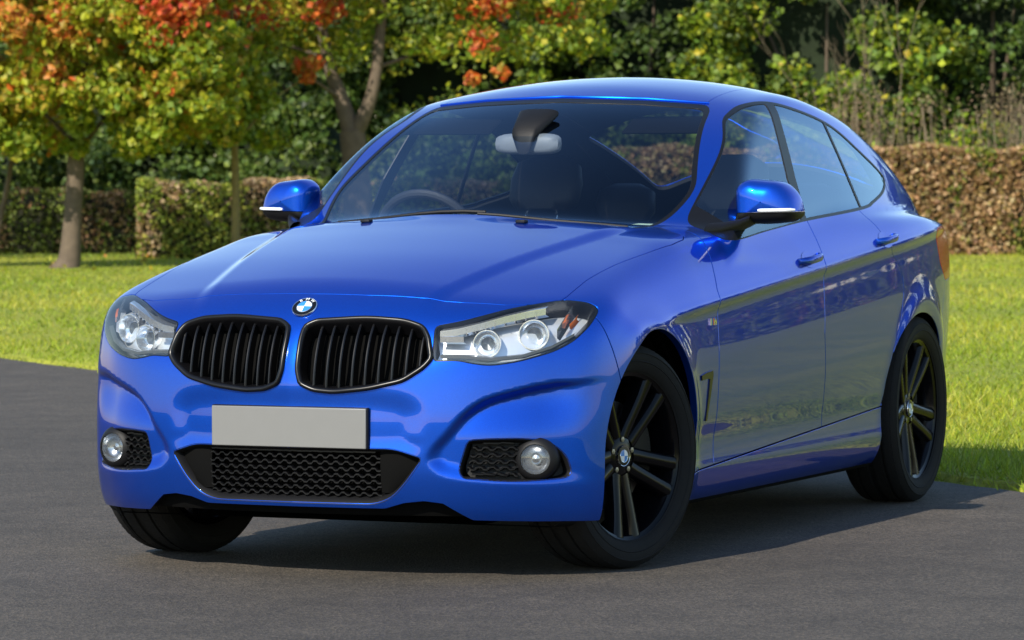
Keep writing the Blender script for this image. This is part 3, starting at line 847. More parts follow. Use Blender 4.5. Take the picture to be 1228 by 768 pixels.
# ------------------------------------------------------------------ doors, mirrors, badges
def side_pt(x, z): return float(ysurf(np.array([x]), np.array([z]))[0])
for sgn, doors in ((1, (fd[0], rd[0])), (-1, (fd[1], rd[1]))):
    for (hx, hz), d in zip(((-1.565, .940), (-2.43, .998)), doors):
        pts = []
        for t_ in np.linspace(-1, 1, 11):
            x_ = hx+t_*.105; z_ = hz+.006-.083*t_*.105
            pts.append((x_, sgn*(side_pt(x_, z_)+.030*(1-abs(t_)**4)-.002), z_))
        P = [Vector(p) for p in pts]; V = []; F = []; n = 12
        for i, p in enumerate(P):
            t_ = abs(i/5-1); hw = .0145*(1-.25*t_**3); dp = .0085
            for k in range(n):
                a = 2*math.pi*k/n; V.append((p.x, p.y+sgn*dp*math.cos(a), p.z+hw*math.sin(a)))
        for i in range(10):
            for k in range(n): F.append((i*n+k, i*n+(k+1) % n, (i+1)*n+(k+1) % n, (i+1)*n+k))
        F.append(list(range(n))); F.append([10*n+k for k in range(n)])
        obj('door_handle', V, F, PAINT, d, sharp=60)
        # recess behind the handle
        V = []; F = []
        for i in range(20):
            a = 2*math.pi*i/20; x_ = hx+.075*math.cos(a); z_ = hz+.004+.030*math.sin(a); V.append((x_, sgn*(side_pt(x_, z_)+.0012), z_))
        V.append((hx, sgn*(side_pt(hx, hz)+.0008), hz)); F = [(i, (i+1) % 20, 20) for i in range(20)]
        obj('handle_recess', V, F, M['gloss'] if False else PAINT, d)
    # belt strip along the window sill
    # fender breather and badge
    V = []; F = []
    br = [(-.455, .586), (-.505, .594), (-.560, .598), (-.566, .585), (-.548, .52), (-.530, .435), (-.516, .435), (-.528, .52), (-.535, .572), (-.505, .574), (-.457, .570)]
    for x_, z_ in br: V.append((x_, sgn*(side_pt(x_, z_)+.004), z_))
    for x_, z_ in br: V.append((x_, sgn*(side_pt(x_, z_)-.004), z_))
    n = len(br); F = [(i, (i+1) % n, n+(i+1) % n, n+i) for i in range(n)]
    F += [(0, 1, 9, 10), (1, 2, 8, 9), (2, 3, 8), (3, 4, 7, 8), (4, 5, 6, 7)]
    obj('fender_vent', V, F, M['gloss'], CARL, sharp=30)
    bx_, bz_ = -.575, .757
    y_ = side_pt(bx_, bz_); mb = MB()
    rt = None
    for k, (dx, m_) in enumerate(((.026, 0), (.014, 1), (.006, 2), (-.004, 3))):
        mb.box((bx_+dx*.8, sgn*(y_+.002), bz_), (.009, .004, .022), m=m_)
    # the letter M in polished metal
    for a_, b_ in (((-.010, -.011), (-.010, .011)), ((-.010, .011), (-.018, -.006)), ((-.018, -.006), (-.026, .011)), ((-.026, .011), (-.026, -.011))):
        c_ = ((a_[0]+b_[0])/2, (a_[1]+b_[1])/2); L_ = math.hypot(a_[0]-b_[0], a_[1]-b_[1]); an = math.atan2(b_[1]-a_[1], b_[0]-a_[0])
        mb.box((bx_+c_[0], sgn*(y_+.003), bz_+c_[1]), (L_, .005, .006), Matrix.Rotation(-an, 3, 'Y'), 0)
    mb.build('fender_badge', [M['chrome'], M['sky_blue'], M['sky_blue'], M['red']], CARL, smooth=False)

    # door mirror
    mr = empty('door_mirror', (0, 0, 0), CARL)
    OUT = np.array([(.800, 1.075), (.792, 1.12), (.800, 1.175), (.828, 1.212), (.880, 1.226), (.945, 1.214), (.984, 1.182), (1.004, 1.135), (1.005, 1.105), (.985, 1.084), (.93, 1.074), (.86, 1.068)])
    O = resample(rounded([(.797, 1.072), (.792, 1.198), (.830, 1.225), (.945, 1.214), (.990, 1.168), (1.006, 1.100), (.975, 1.078), (.90, 1.070)], [.012, .022, .03, .035, .04, .02, .02, .02]), 72); c0 = np.array([.895, 1.145]); n = len(O); V = []; F = []
    levels = [(-.072, .93), (-.070, .97), (-.058, .995), (-.03, 1.0), (-.002, .985), (.020, .95), (.036, .895), (.050, .805), (.060, .67), (.067, .46), (.070, .22), (.071, .02)]
    for dx, s_ in levels:
        for q in O:
            p = c0+(q-c0)*s_; V.append((-1.10+dx-.20*(p[0]-.90), sgn*p[0], p[1]))
    for i in range(len(levels)-1):
        for k in range(n): F.append((i*n+k, i*n+(k+1) % n, (i+1)*n+(k+1) % n, (i+1)*n+k))
    V = np.array(V); Tm = np.array([(f[0], f[1], f[2]) for f in F]+[(f[0], f[2], f[3]) for f in F])
    fn = np.cross(V[Tm[:, 1]]-V[Tm[:, 0]], V[Tm[:, 2]]-V[Tm[:, 0]]); ctr = V.mean(0)
    bad = ((V[Tm].mean(1)-ctr)*fn).sum(1) < 0; Tm[bad] = Tm[bad][:, ::-1]; fn[bad] *= -1
    Nv = np.zeros_like(V)
    for k in range(3): np.add.at(Nv, Tm[:, k], fn)
    Nv /= np.maximum(np.linalg.norm(Nv, axis=1), 1e-12)[:, None]
    ms = Surf(V, Nv, Tm); cut = ms.V[:, 2]-(1.110+.02*(np.abs(ms.V[:, 1])-.9))
    low, up_ = ms.split(cut, .002)
    up_.build('mirror_cap', PAINT, mr); low.build('mirror_base', M['black'], mr)
    # turn-signal strip that follows the cap
    band = ms.V[np.abs(ms.V[:, 2]-1.116) < .012]; pts = []
    for yy in np.linspace(.885, .998, 12):
        near = band[np.abs(np.abs(band[:, 1])-yy) < .012]
        pts.append((float(near[:, 0].max())+.001, sgn*(yy+.001), 1.117+.02*(yy-.9)))
    for i_ in range(1, 11): pts[i_] = (.25*pts[i_-1][0]+.5*pts[i_][0]+.25*pts[i_+1][0], pts[i_][1], pts[i_][2])
    MB().tube(pts, [.004]+[.0058]*10+[.004], 8).build('turn_signal', M['white'], mr)
    V = [(-1.173-.20*(q[0]-.90), sgn*(c0[0]+(q[0]-c0[0])*.93), c0[1]+(q[1]-c0[1])*.93) for q in O]
    obj('mirror_glass', V, [list(range(n))], M['mirror'], mr)
    # foot and sail
    P = [(-1.07, sgn*.86, 1.088), (-1.02, sgn*.835, 1.070), (-.96, sgn*.80, 1.055), (-.90, sgn*.765, 1.045)]
    fm = MB(); Vf = []; Ff = []
    for (x_, y_, z_), (hx_, hz_) in zip(P, ((.055, .018), (.055, .020), (.06, .024), (.07, .03))):
        for a in range(12):
            q = 2*math.pi*a/12; Vf.append((x_+hx_*math.cos(q), y_, z_+hz_*math.sin(q)))
    for i in range(3):
        for a in range(12): Ff.append((i*12+a, i*12+(a+1) % 12, (i+1)*12+(a+1) % 12, (i+1)*12+a))
    Ff.append(list(range(12)))
    obj('mirror_foot', Vf, Ff, M['black'], mr, sharp=60)

# ------------------------------------------------------------------ wheels
TP = [(.243, -.098), (.262, -.112), (.285, -.117), (.288, -.1195), (.291, -.1175), (.300, -.119), (.318, -.1175), (.3195, -.1195), (.3225, -.1195), (.324, -.1165), (.343, -.105), (.3505, -.090), (.3525, -.066), (.3525, -.062), (.3455, -.0605), (.3455, -.0535), (.353, -.052), (.3535, -.012), (.3465, -.0105), (.3465, -.003)]
TP = [(r_ if r_ > .34 else .343-(.343-r_)*.80, w_*.95) for r_, w_ in TP]
TP = TP+[(r_, -w_) for r_, w_ in TP[::-1]]
def tread_ribs(mb, n=72):
    for i in range(n):
        a0 = 2*math.pi*i/n
        for w0, w1, sk in ((-.096, -.066, .02), (.066, .096, -.02), (-.050, -.014, .015), (.014, .050, -.015)):
            V = []
            for w_, da in ((w0, 0), (w1, sk)):
                for d_ in (0, .62*2*math.pi/n):
                    for rr in (.3400, .3536 if abs(w_) < .09 else .3465):
                        a = a0+da+d_; V.append((rr*math.cos(a), rr*math.sin(a), w_))
            mb.add(V, [(1, 3, 7, 5), (0, 1, 5, 4), (2, 6, 7, 3), (0, 2, 3, 1), (4, 5, 7, 6)])
_tm = MB(); _tm.lathe(TP, 72); tread_ribs(_tm)
_rm = MB()
_rm.lathe([(.268, .099), (.270, .095), (.265, .089), (.252, .083), (.245, .068), (.240, .02), (.242, -.09), (.260, -.098)], 64)
_rm.lathe([(.0005, .062), (.030, .062), (.034, .060)], 24)
_rm.lathe([(.034, .060), (.058, .058), (.072, .050), (.080, .030), (.080, -.01)], 40)
def spoke_mesh(k, side):
    a0 = 2*math.pi*k/5+math.pi/2; mb = MB(); V = []; F = []; n = 9
    for i in range(n):
        t_ = i/(n-1); r_ = .060+(.256-.060)*t_
        a = a0+side*(.20-.02*t_+.10*t_**2*1.2)*(.35+.65*t_) if False else a0+side*(math.asin(min(.9, (.020+.024*t_)/r_)))
        cx, cy = r_*math.cos(a), r_*math.sin(a); tx, ty = -math.sin(a), math.cos(a)
        w = .0250-.003*math.sin(math.pi*t_)+.006*max(0, t_-.8)*5*.5; top = .060+.026*t_**1.5+.004*math.sin(math.pi*t_); bot = top-.045
        for q, h_ in ((-w, bot), (-w, top-.010), (-w*.55, top), (w*.55, top), (w, top-.010), (w, bot)):
            V.append((cx+tx*q, cy+ty*q, h_))
    for i in range(n-1):
        for q in range(6): F.append((i*6+q, i*6+(q+1) % 6, (i+1)*6+(q+1) % 6, (i+1)*6+q))
    mb.add(V, F); return mb
_dm = MB(); _dm.lathe([(.075, .012), (.172, .012), (.172, -.012), (.075, -.012)], 48); _dm.lathe([(.0005, .03), (.072, .03), (.075, .012)], 32)
_cm = MB()
for i in range(9):
    a = R(150)+R(60)*i/8
    _cm.box((.140*math.cos(a), .140*math.sin(a), 0), (.085, .022, .075), Matrix.Rotation(a, 3, 'Z'))
wheel_mesh = {}
def wheel(cx, cy, sgn, steer):
    w = empty('wheel', (cx, sgn*cy, .353), CARL)
    base = Matrix.Rotation(R(-90) if sgn > 0 else R(90), 4, 'X')    # local z -> outwards
    w.matrix_local = Matrix.Translation((cx, sgn*cy, .353)) @ Matrix.Rotation(steer, 4, 'Z') @ base
    def put(name, key, make, m):
        if key not in wheel_mesh:
            o = make(); wheel_mesh[key] = o.data; o.parent = w
        else:
            o = bpy.data.objects.new(name, wheel_mesh[key]); COL.objects.link(o); o.parent = w
        return o
    put('tyre', 'tyre', lambda: _tm.build('tyre', M['rubber'], None, sharp=30), None)
    put('rim', 'rim', lambda: _rm.build('rim', M['rim'], None, sharp=40), None)
    for k in range(5):
        for s_ in (-1, 1): put('spoke', ('spoke', k, s_), lambda: spoke_mesh(k, s_).build('spoke', M['rim'], None, sharp=50), None)
    put('brake_disc', 'disc', lambda: _dm.build('brake_disc', M['steel'], None), None)
    put('brake_caliper', 'cal', lambda: _cm.build('brake_caliper', M['black'], None), None)
    put('hub_emblem', 'emb', lambda: emblem(.033, Matrix.Translation((0, 0, .064)), 'hub_emblem', None, False), None)
    for k in range(5):
        a = 2*math.pi*(k+.5)/5+math.pi/2
        put('wheel_bolt', ('bolt', k), lambda: MB().lathe([(.009, .05), (.009, .062), (.0005, .063)], 6, Matrix.Translation((.052*math.cos(a), .052*math.sin(a), 0))).build('wheel_bolt', M['steel'], None), None)
    return w
STEER = R(-10)
wheel(0, .745, 1, STEER-R(5)); wheel(0, .735, -1, STEER+R(1))
wheel(-2.92, .775, 1, 0); wheel(-2.92, .775, -1, 0)

# ------------------------------------------------------------------ cabin
def blob(name, secs, m, parent, n=20, e=3.0):
    """lofted soft block: secs [(centre, half-size a, half-size b, axis u, axis v)]"""
    V = []; F = []
    for c, a, b, u, v in secs:
        c, u, v = Vector(c), Vector(u), Vector(v)
        for k in range(n):
            q = 2*math.pi*k/n; cu, sv = math.cos(q), math.sin(q)
            V.append(c+u*a*math.copysign(abs(cu)**(2/e), cu)+v*b*math.copysign(abs(sv)**(2/e), sv))
    L = len(secs)
    for i in range(L-1):
        for k in range(n): F.append((i*n+k, i*n+(k+1) % n, (i+1)*n+(k+1) % n, (i+1)*n+k))
    F.append(list(range(n))[::-1]); F.append([(L-1)*n+k for k in range(n)])
    return obj(name, V, F, m, parent, sharp=60)
for yy in (.37, -.37):
    st = empty('front_seat', (-1.7, yy, .45), CARL)
    X, Yv, Z = (1, 0, 0), (0, 1, 0), (0, 0, 1)
    blob('seat_base', [((.32, 0, .02), .02, .02, Yv, Z), ((.30, 0, .02), .24, .07, Yv, Z), ((0, 0, 0), .25, .09, Yv, Z), ((-.22, 0, -.01), .24, .08, Yv, Z)], M['leather'], st)
    t1 = Vector((-.40, 0, .92)).normalized(); w1 = Vector((.92, 0, .40)).normalized(); b0 = Vector((-.20, 0, 0))
    blob('seat_back', [(b0, .23, .09, Yv, w1), (b0+t1*.25, .26, .085, Yv, w1), (b0+t1*.45, .25, .075, Yv, w1), (b0+t1*.60, .20, .06, Yv, w1), (b0+t1*.67, .12, .035, Yv, w1)], M['leather'], st)
    hc = b0+t1*.71
    blob('headrest', [(hc, .10, .035, Yv, w1), (hc+t1*.04, .135, .055, Yv, w1), (hc+t1*.12, .14, .06, Yv, w1), (hc+t1*.19, .125, .05, Yv, w1), (hc+t1*.225, .07, .02, Yv, w1)], M['leather'], st)
    for s_ in (-1, 1): MB().tube([b0+t1*.60+Vector((0, s_*.06, 0)), b0+t1*.76+Vector((0, s_*.06, 0))], .006, 8).build('headrest_post', M['chrome'], st)
rs = empty('rear_seat', (-2.62, 0, .5), CARL)
X, Yv, Z = (1, 0, 0), (0, 1, 0), (0, 0, 1)
t1 = Vector((-.38, 0, .92)).normalized(); w1 = Vector((.92, 0, .38)).normalized()
blob('seat_base', [((.25, 0, 0), .64, .07, Yv, Z), ((-.2, 0, 0), .64, .09, Yv, Z)], M['leather'], rs)
blob('seat_back', [((-.2, 0, 0), .62, .09, Yv, w1), (Vector((-.2, 0, 0))+t1*.45, .62, .08, Yv, w1), (Vector((-.2, 0, 0))+t1*.58, .55, .05, Yv, w1)], M['leather'], rs)
for yy in (-.38, .38):
    hc = Vector((-.2, yy, 0))+t1*.60
    blob('headrest', [(hc, .10, .03, Yv, w1), (hc+t1*.05, .125, .05, Yv, w1), (hc+t1*.13, .115, .045, Yv, w1), (hc+t1*.16, .06, .02, Yv, w1)], M['leather'], rs)
db = empty('dashboard', (-.95, 0, .93), CARL)
V = []; F = []
for yy in np.linspace(-.72, .72, 25):
    hump = .035*math.exp(-((yy+.37)/.18)**2)
    for dx, dz in ((.42, .085), (.25, .125), (.05, .135+hump*.6), (-.10, .125+hump), (-.17, .10+hump), (-.19, .06), (-.13, -.12), (-.12, -.45)):
        V.append((dx-.12*(yy/.72)**2, yy, dz-.01*(yy/.72)**2))
for i in range(24):
    for k in range(7): F.append((i*8+k, i*8+k+1, i*8+9+k, i*8+8+k))
obj('dash_top', V, F, M['leather'], db, sharp=50)
obj('paper_slip', [(.26, -.19, .145), (.26, .02, .147), (.21, .02, .172), (.21, -.19, .170)], [(0, 1, 2, 3)], M['white'], db, smooth=False)
obj('parking_permit', [(.10, .50, .140), (.10, .61, .136), (.03, .61, .140), (.03, .50, .143)], [(0, 1, 2, 3)], M['paper'], db, smooth=False)
sw = empty('steering_wheel', (-1.14, -.37, 1.005), CARL)
ax = Vector((-.90, 0, .42)).normalized(); up = Vector((.42, 0, .90)).normalized(); Yx = Vector((0, 1, 0))
circ = [(Yx*math.cos(2*math.pi*k/40)+up*math.sin(2*math.pi*k/40))*.185 for k in range(40)]
MB().tube(circ, .0165, 10, closed=True).build('wheel_rim', M['leather'], sw)
MB().tube([ (Yx*math.cos(a)+up*math.sin(a))*.186+ax*.012 for a in np.linspace(R(40), R(140), 14)], .007, 8).build('rim_highlight', M['satin'], sw)
hb = MB(); hb.lathe([(.075, -.03), (.075, .01), (.05, .025), (.0005, .028)], 28, ax.to_track_quat('Z', 'Y').to_matrix().to_4x4()); hb.build('airbag', M['leather'], sw)
for dv in (Yx, -Yx, -up): MB().tube([dv*.06, dv*.18], [.022, .014], 8).build('spoke', M['leather'], sw)
rv = empty('rear_view_mirror', (-1.15, 0, 1.345), CARL)
blob('mirror_housing', [((.022, 0, 0), .09, .022, Yv, Z), ((.012, 0, 0), .118, .034, Yv, Z), ((-.012, 0, 0), .122, .037, Yv, Z)], M['greyplastic'], rv, e=4)
V = [(-.0125, q[0]*.113, q[1]*.031) for q in [(-1, -.8), (-.9, -1), (.9, -1), (1, -.8), (1, .8), (.9, 1), (-.9, 1), (-1, .8)]]
obj('mirror_glass', V, [list(range(8))], M['mirror'], rv)
blob('sensor_cover', [((.045, 0, -.02), .022, .016, Yv, Z), ((.035, 0, .035), .045, .026, Yv, Z), ((-.10, 0, .105), .075, .018, Yv, Z)], M['black'], rv)
for yy in (-.42, .42):
    sv = MB(); sv.box((-1.47, yy, 1.412), (.15, .34, .012), Matrix.Rotation(R(22), 3, 'Y')); sv.build('sun_visor', M['shell'], CARL, bevel=.008)
# floor and lower door cards
MB().box((-2.1, 0, .30), (2.9, 1.5, .02)).build('cabin_floor', M['shell'], CARL)
MB().box((-3.35, 0, .98), (.75, 1.25, .02)).build('parcel_shelf', M['shell'], CARL)
# ------------------------------------------------------------------ ground
EF = np.array([math.cos(YAW), math.sin(YAW)]); ER = np.array([math.sin(YAW), -math.cos(YAW)])
C2 = np.array([CAM.x, CAM.y])
def bg(r, d): p = C2+EF*d+ER*r; return float(p[0]), float(p[1])     # metres right of and along the line of sight
E0 = np.array([-4.10, .65]); ED = np.array([.679, .734]); NL = np.array([-.734, .679])
def lawn_q(x, y): return (x-E0[0])*NL[0]+(y-E0[1])*NL[1]
def ground_z(x, y):
    q = lawn_q(x, y)
    return np.where(q < 0, -.03, .015+.09*(1-np.exp(-np.maximum(q, 0)/10)))
def gz(x, y): return float(ground_z(np.array(x), np.array(y)))

def ground_mat():
    m, nt, p = mat('lawn_soil_and_grass')
    tc = nt.nodes.new('ShaderNodeTexCoord'); n = nt.nodes.new('ShaderNodeTexNoise'); n.inputs['Scale'].default_value = .45; n.inputs['Detail'].default_value = 8; n.inputs['Roughness'].default_value = .65
    n2 = nt.nodes.new('ShaderNodeTexNoise'); n2.inputs['Scale'].default_value = 22; n2.inputs['Detail'].default_value = 6
    cr = nt.nodes.new('ShaderNodeValToRGB'); e = cr.color_ramp.elements
    e[0].position = .30; e[0].color = (.19, .24, .012, 1); e[1].position = .72; e[1].color = (.36, .36, .03, 1)
    mx = nt.nodes.new('ShaderNodeMix'); mx.data_type = 'RGBA'; mx.blend_type = 'MULTIPLY'; mx.inputs['Factor'].default_value = .8
    r = nt.nodes.new('ShaderNodeMapRange'); r.inputs['From Min'].default_value = .3; r.inputs['From Max'].default_value = .7; r.inputs['To Min'].default_value = .55; r.inputs['To Max'].default_value = 1.25
    for a, b in ((tc.outputs['Object'], n.inputs['Vector']), (tc.outputs['Object'], n2.inputs['Vector']), (n.outputs['Fac'], cr.inputs['Fac']), (n2.outputs['Fac'], r.inputs['Value']), (cr.outputs[0], mx.inputs['A']), (r.outputs[0], mx.inputs['B']), (mx.outputs['Result'], p.inputs['Base Color'])): nt.links.new(a, b)
    bu = nt.nodes.new('ShaderNodeBump'); bu.inputs['Distance'].default_value = .04; nt.links.new(n2.outputs['Fac'], bu.inputs['Height']); nt.links.new(bu.outputs[0], p.inputs['Normal'])
    p.inputs['Roughness'].default_value = .9
    return m

def asphalt_mat():
    m, nt, p = mat('asphalt')
    tc = nt.nodes.new('ShaderNodeTexCoord')
    def noise(scale, detail=4, rough=.6):
        n = nt.nodes.new('ShaderNodeTexNoise'); n.inputs['Scale'].default_value = scale; n.inputs['Detail'].default_value = detail; n.inputs['Roughness'].default_value = rough
        nt.links.new(tc.outputs['Object'], n.inputs['Vector']); return n
    big_, mid_, fine = noise(.35, 5), noise(3.5, 6, .7), noise(90, 3, .8)
    vo = nt.nodes.new('ShaderNodeTexVoronoi'); vo.inputs['Scale'].default_value = 130; nt.links.new(tc.outputs['Object'], vo.inputs['Vector'])
    cr = nt.nodes.new('ShaderNodeValToRGB'); e = cr.color_ramp.elements
    e[0].position = .15; e[0].color = (.034, .028, .022, 1); e[1].position = .95; e[1].color = (.116, .094, .072, 1)
    k = e.new(.5); k.color = (.059, .049, .039, 1)
    nt.links.new(vo.outputs['Color'], cr.inputs['Fac'])
    prev = cr.outputs[0]
    for n, lo, hi, fac in ((fine, .72, 1.35, 1), (mid_, .74, 1.24, 1), (big_, .74, 1.26, 1)):
        r = nt.nodes.new('ShaderNodeMapRange'); r.inputs['From Min'].default_value = .3; r.inputs['From Max'].default_value = .7; r.inputs['To Min'].default_value = lo; r.inputs['To Max'].default_value = hi
        mx = nt.nodes.new('ShaderNodeMix'); mx.data_type = 'RGBA'; mx.blend_type = 'MULTIPLY'; mx.inputs['Factor'].default_value = fac
        nt.links.new(n.outputs['Fac'], r.inputs['Value']); nt.links.new(prev, mx.inputs['A']); nt.links.new(r.outputs[0], mx.inputs['B']); prev = mx.outputs['Result']
    nt.links.new(prev, p.inputs['Base Color'])
    ad = nt.nodes.new('ShaderNodeMath'); ad.operation = 'ADD'; nt.links.new(vo.outputs['Distance'], ad.inputs[0]); nt.links.new(fine.outputs['Fac'], ad.inputs[1])
    bu = nt.nodes.new('ShaderNodeBump'); bu.inputs['Distance'].default_value = .006; bu.inputs['Strength'].default_value = .7
    nt.links.new(ad.outputs[0], bu.inputs['Height']); nt.links.new(bu.outputs[0], p.inputs['Normal'])
    p.inputs['Roughness'].default_value = .82
    return m

# ground sheet: fine rows near the road edge, coarse far away
us = np.unique(np.concatenate([np.linspace(-1500, -90, 12), np.linspace(-90, 90, 91), np.linspace(90, 1500, 12)]))
qs = np.unique(np.concatenate([np.linspace(-1500, -30, 10), [-10, -1, -.02], np.linspace(0, 40, 41), np.linspace(45, 1500, 14)]))
U, Qq = np.meshgrid(us, qs, indexing='ij')
X = E0[0]+ED[0]*U+NL[0]*Qq; Y = E0[1]+ED[1]*U+NL[1]*Qq
V = np.stack([X, Y, ground_z(X, Y)], -1).reshape(-1, 3)
a, b = len(us), len(qs); I = (np.arange(a-1)[:, None]*b+np.arange(b-1)[None]).ravel()
g = obj('ground', V, np.stack([I, I+1, I+1+b, I+b], 1), ground_mat()); tag(g, kind='structure')
# asphalt with a ragged edge, a couple of centimetres proud of the soil
us = np.concatenate([np.linspace(-300, -40, 20), np.linspace(-39.9, 40, 1000), np.linspace(41, 300, 20)])
jit = np.cumsum(rng.normal(0, .012, len(us))); jit -= np.linspace(jit[0], jit[-1], len(us)); jit = jit*.35+.02*np.sin(us*1.7)+rng.normal(0, .008, len(us))
qv = [-300, -60, -15, -3, -.5]
V = []
for u_, j_ in zip(us, jit):
    for q_ in qv+[j_]: V.append((*(E0+ED*u_+NL*q_), 0.0))
    V.append((*(E0+ED*u_+NL*(j_+.03)), -.03))
k = len(qv)+2; I = (np.arange(len(us)-1)[:, None]*k+np.arange(k-1)[None]).ravel()
o = obj('road', np.array(V), np.stack([I, I+1, I+1+k, I+k], 1), asphalt_mat(), smooth=False); tag(o, kind='structure')

# ------------------------------------------------------------------ foliage
LEAF = leaf_mat('leaf', .35)
BARK = simple('bark', (.115, .085, .058), .9, noise=.45, nscale=9, bump=.9, bscale=25)
BARK_SUN = simple('sunlit_bark', (.20, .155, .055), .9, noise=.4, nscale=12, bump=.8, bscale=30)  # bark tone carries the yellow of the sun on the trunk
TWIG = simple('dry_stem', (.20, .155, .095), .9, noise=.3, nscale=10)
def leaves_mesh(name, P, size, col, m=LEAF, parent=None, out=None, droop=.3):
    n = len(P); size = np.asarray(size)
    D = rng.normal(size=(n, 3)); D[:, 2] -= droop; 
    if out is not None: D += out
    D /= np.linalg.norm(D, axis=1)[:, None]
    W = np.cross(D, rng.normal(size=(n, 3))); W /= np.linalg.norm(W, axis=1)[:, None]
    Nn = np.cross(D, W)
    s = size[:, None]
    w = rng.uniform(.35, .5, (n, 1))
    V = np.stack([P-D*s*.5, P+W*s*w+Nn*s*.12-D*s*.05, P+D*s*.5, P-W*s*w+Nn*s*.12-D*s*.05], 1).reshape(-1, 3)
    F = np.arange(4*n).reshape(n, 4)
    o = obj(name, V, F, m, parent, smooth=False)
    at = o.data.color_attributes.new('col', 'FLOAT_COLOR', 'POINT')
    c = np.ones((n, 4), np.float32); c[:, :3] = np.clip(col, 0.002, .9)
    at.data.foreach_set('color', np.repeat(c, 4, 0).ravel())
    return o
def mixcol(pal, w, n, var=.25):
    pal = np.array(pal); i = rng.choice(len(pal), n, p=np.array(w)/np.sum(w))
    return pal[i]*rng.uniform(1-var, 1+var, (n, 1))*rng.uniform(.92, 1.08, (n, 3))
GREEN_D = [(.042, .078, .012), (.065, .11, .016), (.09, .145, .02), (.14, .19, .025)]
GREEN_Y = [(.14, .21, .012), (.24, .30, .015), (.36, .37, .02), (.42, .34, .03)]
AUT = [(.24, .30, .015), (.38, .38, .02), (.46, .32, .03), (.56, .22, .03), (.60, .13, .02)]
REDS = [(.52, .05, .02), (.62, .10, .02), (.64, .18, .03), (.40, .26, .03)]

def tube_tree(paths, name, m, parent, n=10):
    mb = MB()
    for P, rad in paths:
        P = crom(P, False, 5); rr = np.interp(np.linspace(0, 1, len(P)), np.linspace(0, 1, len(rad)), rad)
        mb.tube([tuple(p) for p in P], list(rr), n)
    return mb.build(name, m, parent, sharp=70)

def tree(name, label, r, d, trunk, limbs, clumps, group=None, leaf=.11, per=150, bark=BARK, z0=None, droop=.4):
    """trunk [(dx along view right, height, radius)], limbs the same with depth; clumps [(dr, dd, z, radius, palette, weights, count factor)]"""
    x0, y0 = bg(r, d); zb = gz(x0, y0) if z0 is None else z0
    t = empty(name, (x0, y0, zb)); tag(t, label, 'tree', group)
    def L(a, dd, z): return (ER[0]*a+EF[0]*dd, ER[1]*a+EF[1]*dd, z)
    tube_tree([([L(a, 0, z) for a, z, q in trunk], [q for a, z, q in trunk])], 'trunk', bark, t)
    if limbs: tube_tree([([L(a, b, z) for a, b, z, q in lb], [q for a, b, z, q in lb]) for lb in limbs], 'limbs', bark, t, 8)
    PP = []; CC = []; SS = []
    for (a, b, z, rad, pal, w, k) in clumps:
        n = int(per*k)
        v = rng.normal(size=(n, 3)); v /= np.linalg.norm(v, axis=1)[:, None]; v *= (rng.uniform(0, 1, n)**.45)[:, None]*rad; v[:, 2] *= .75
        p = np.array(L(a, b, z))+v; PP.append(p); CC.append(mixcol(pal, w, n)); SS.append(rng.uniform(.45, 1.35, n)*leaf)
    leaves_mesh('crown', np.concatenate(PP), np.concatenate(SS), np.concatenate(CC), parent=t, droop=droop)
    return t

def clump_cloud(n, r0, r1, d0, d1, z0, z1, rad, pal, w, k=1., taper=None):
    o = []
    for _ in range(n):
        z = rng.uniform(z0, z1); f = 1 if taper is None else taper((z-z0)/(z1-z0))
        o.append((rng.uniform(r0, r1)*f, rng.uniform(d0, d1)*f, z, rad*rng.uniform(.6, 1.3), pal, w, k*rng.uniform(.6, 1.3)))
    return o
# maple on the left: yellow-green turning orange, clear trunk
ell = lambda t: math.sqrt(max(.05, 1-(2*t-1)**2))
WY = [3, 4, 3, 1, .6]
cl = []
cl += clump_cloud(120, -2.9, 2.2, -1.7, 1.2, 2.0, 4.4, .42, AUT, [4, 5, 2.5, .9, .4])
cl += clump_cloud(20, -2.4, .6, -2.0, -1.2, 2.5, 4.2, .30, AUT, [0, 1, 5, 4, 2])
cl += clump_cloud(30, .3, 2.2, -1.6, .4, 1.75, 3.2, .34, GREEN_Y, [2, 3, 2, 1])
cl += clump_cloud(16, -1.8, 1.0, -1.2, .4, 1.55, 2.2, .28, GREEN_Y, [3, 3, 1, .3], .7)
cl += clump_cloud(30, -2.6, 2.3, -1.6, 1.6, 4.2, 5.3, .6, AUT, WY, 1.0, lambda t: math.sqrt(max(.05, 1-t*t)))
tree('maple_tree', 'maple with yellow-green and orange leaves and a clear straight trunk on the lawn', -6.05, 55.5,
     [(-.10, -.1, .24), (-.02, .12, .155), (.02, .6, .125), (.08, 1.6, .115), (.05, 2.8, .10), (.0, 4.5, .05)],
     [[(.06, 0, 1.5, .035), (.5, .3, 2.1, .025), (1.3, .6, 2.7, .012)], [(.06, 0, 1.7, .035), (-.6, .3, 2.3, .025), (-1.5, -.5, 3.0, .02)], [(.05, 0, 2.4, .05), (.3, .6, 3.2, .03), (.5, 1.2, 4.2, .015)]],
     cl, 'trees on the lawn', per=280)
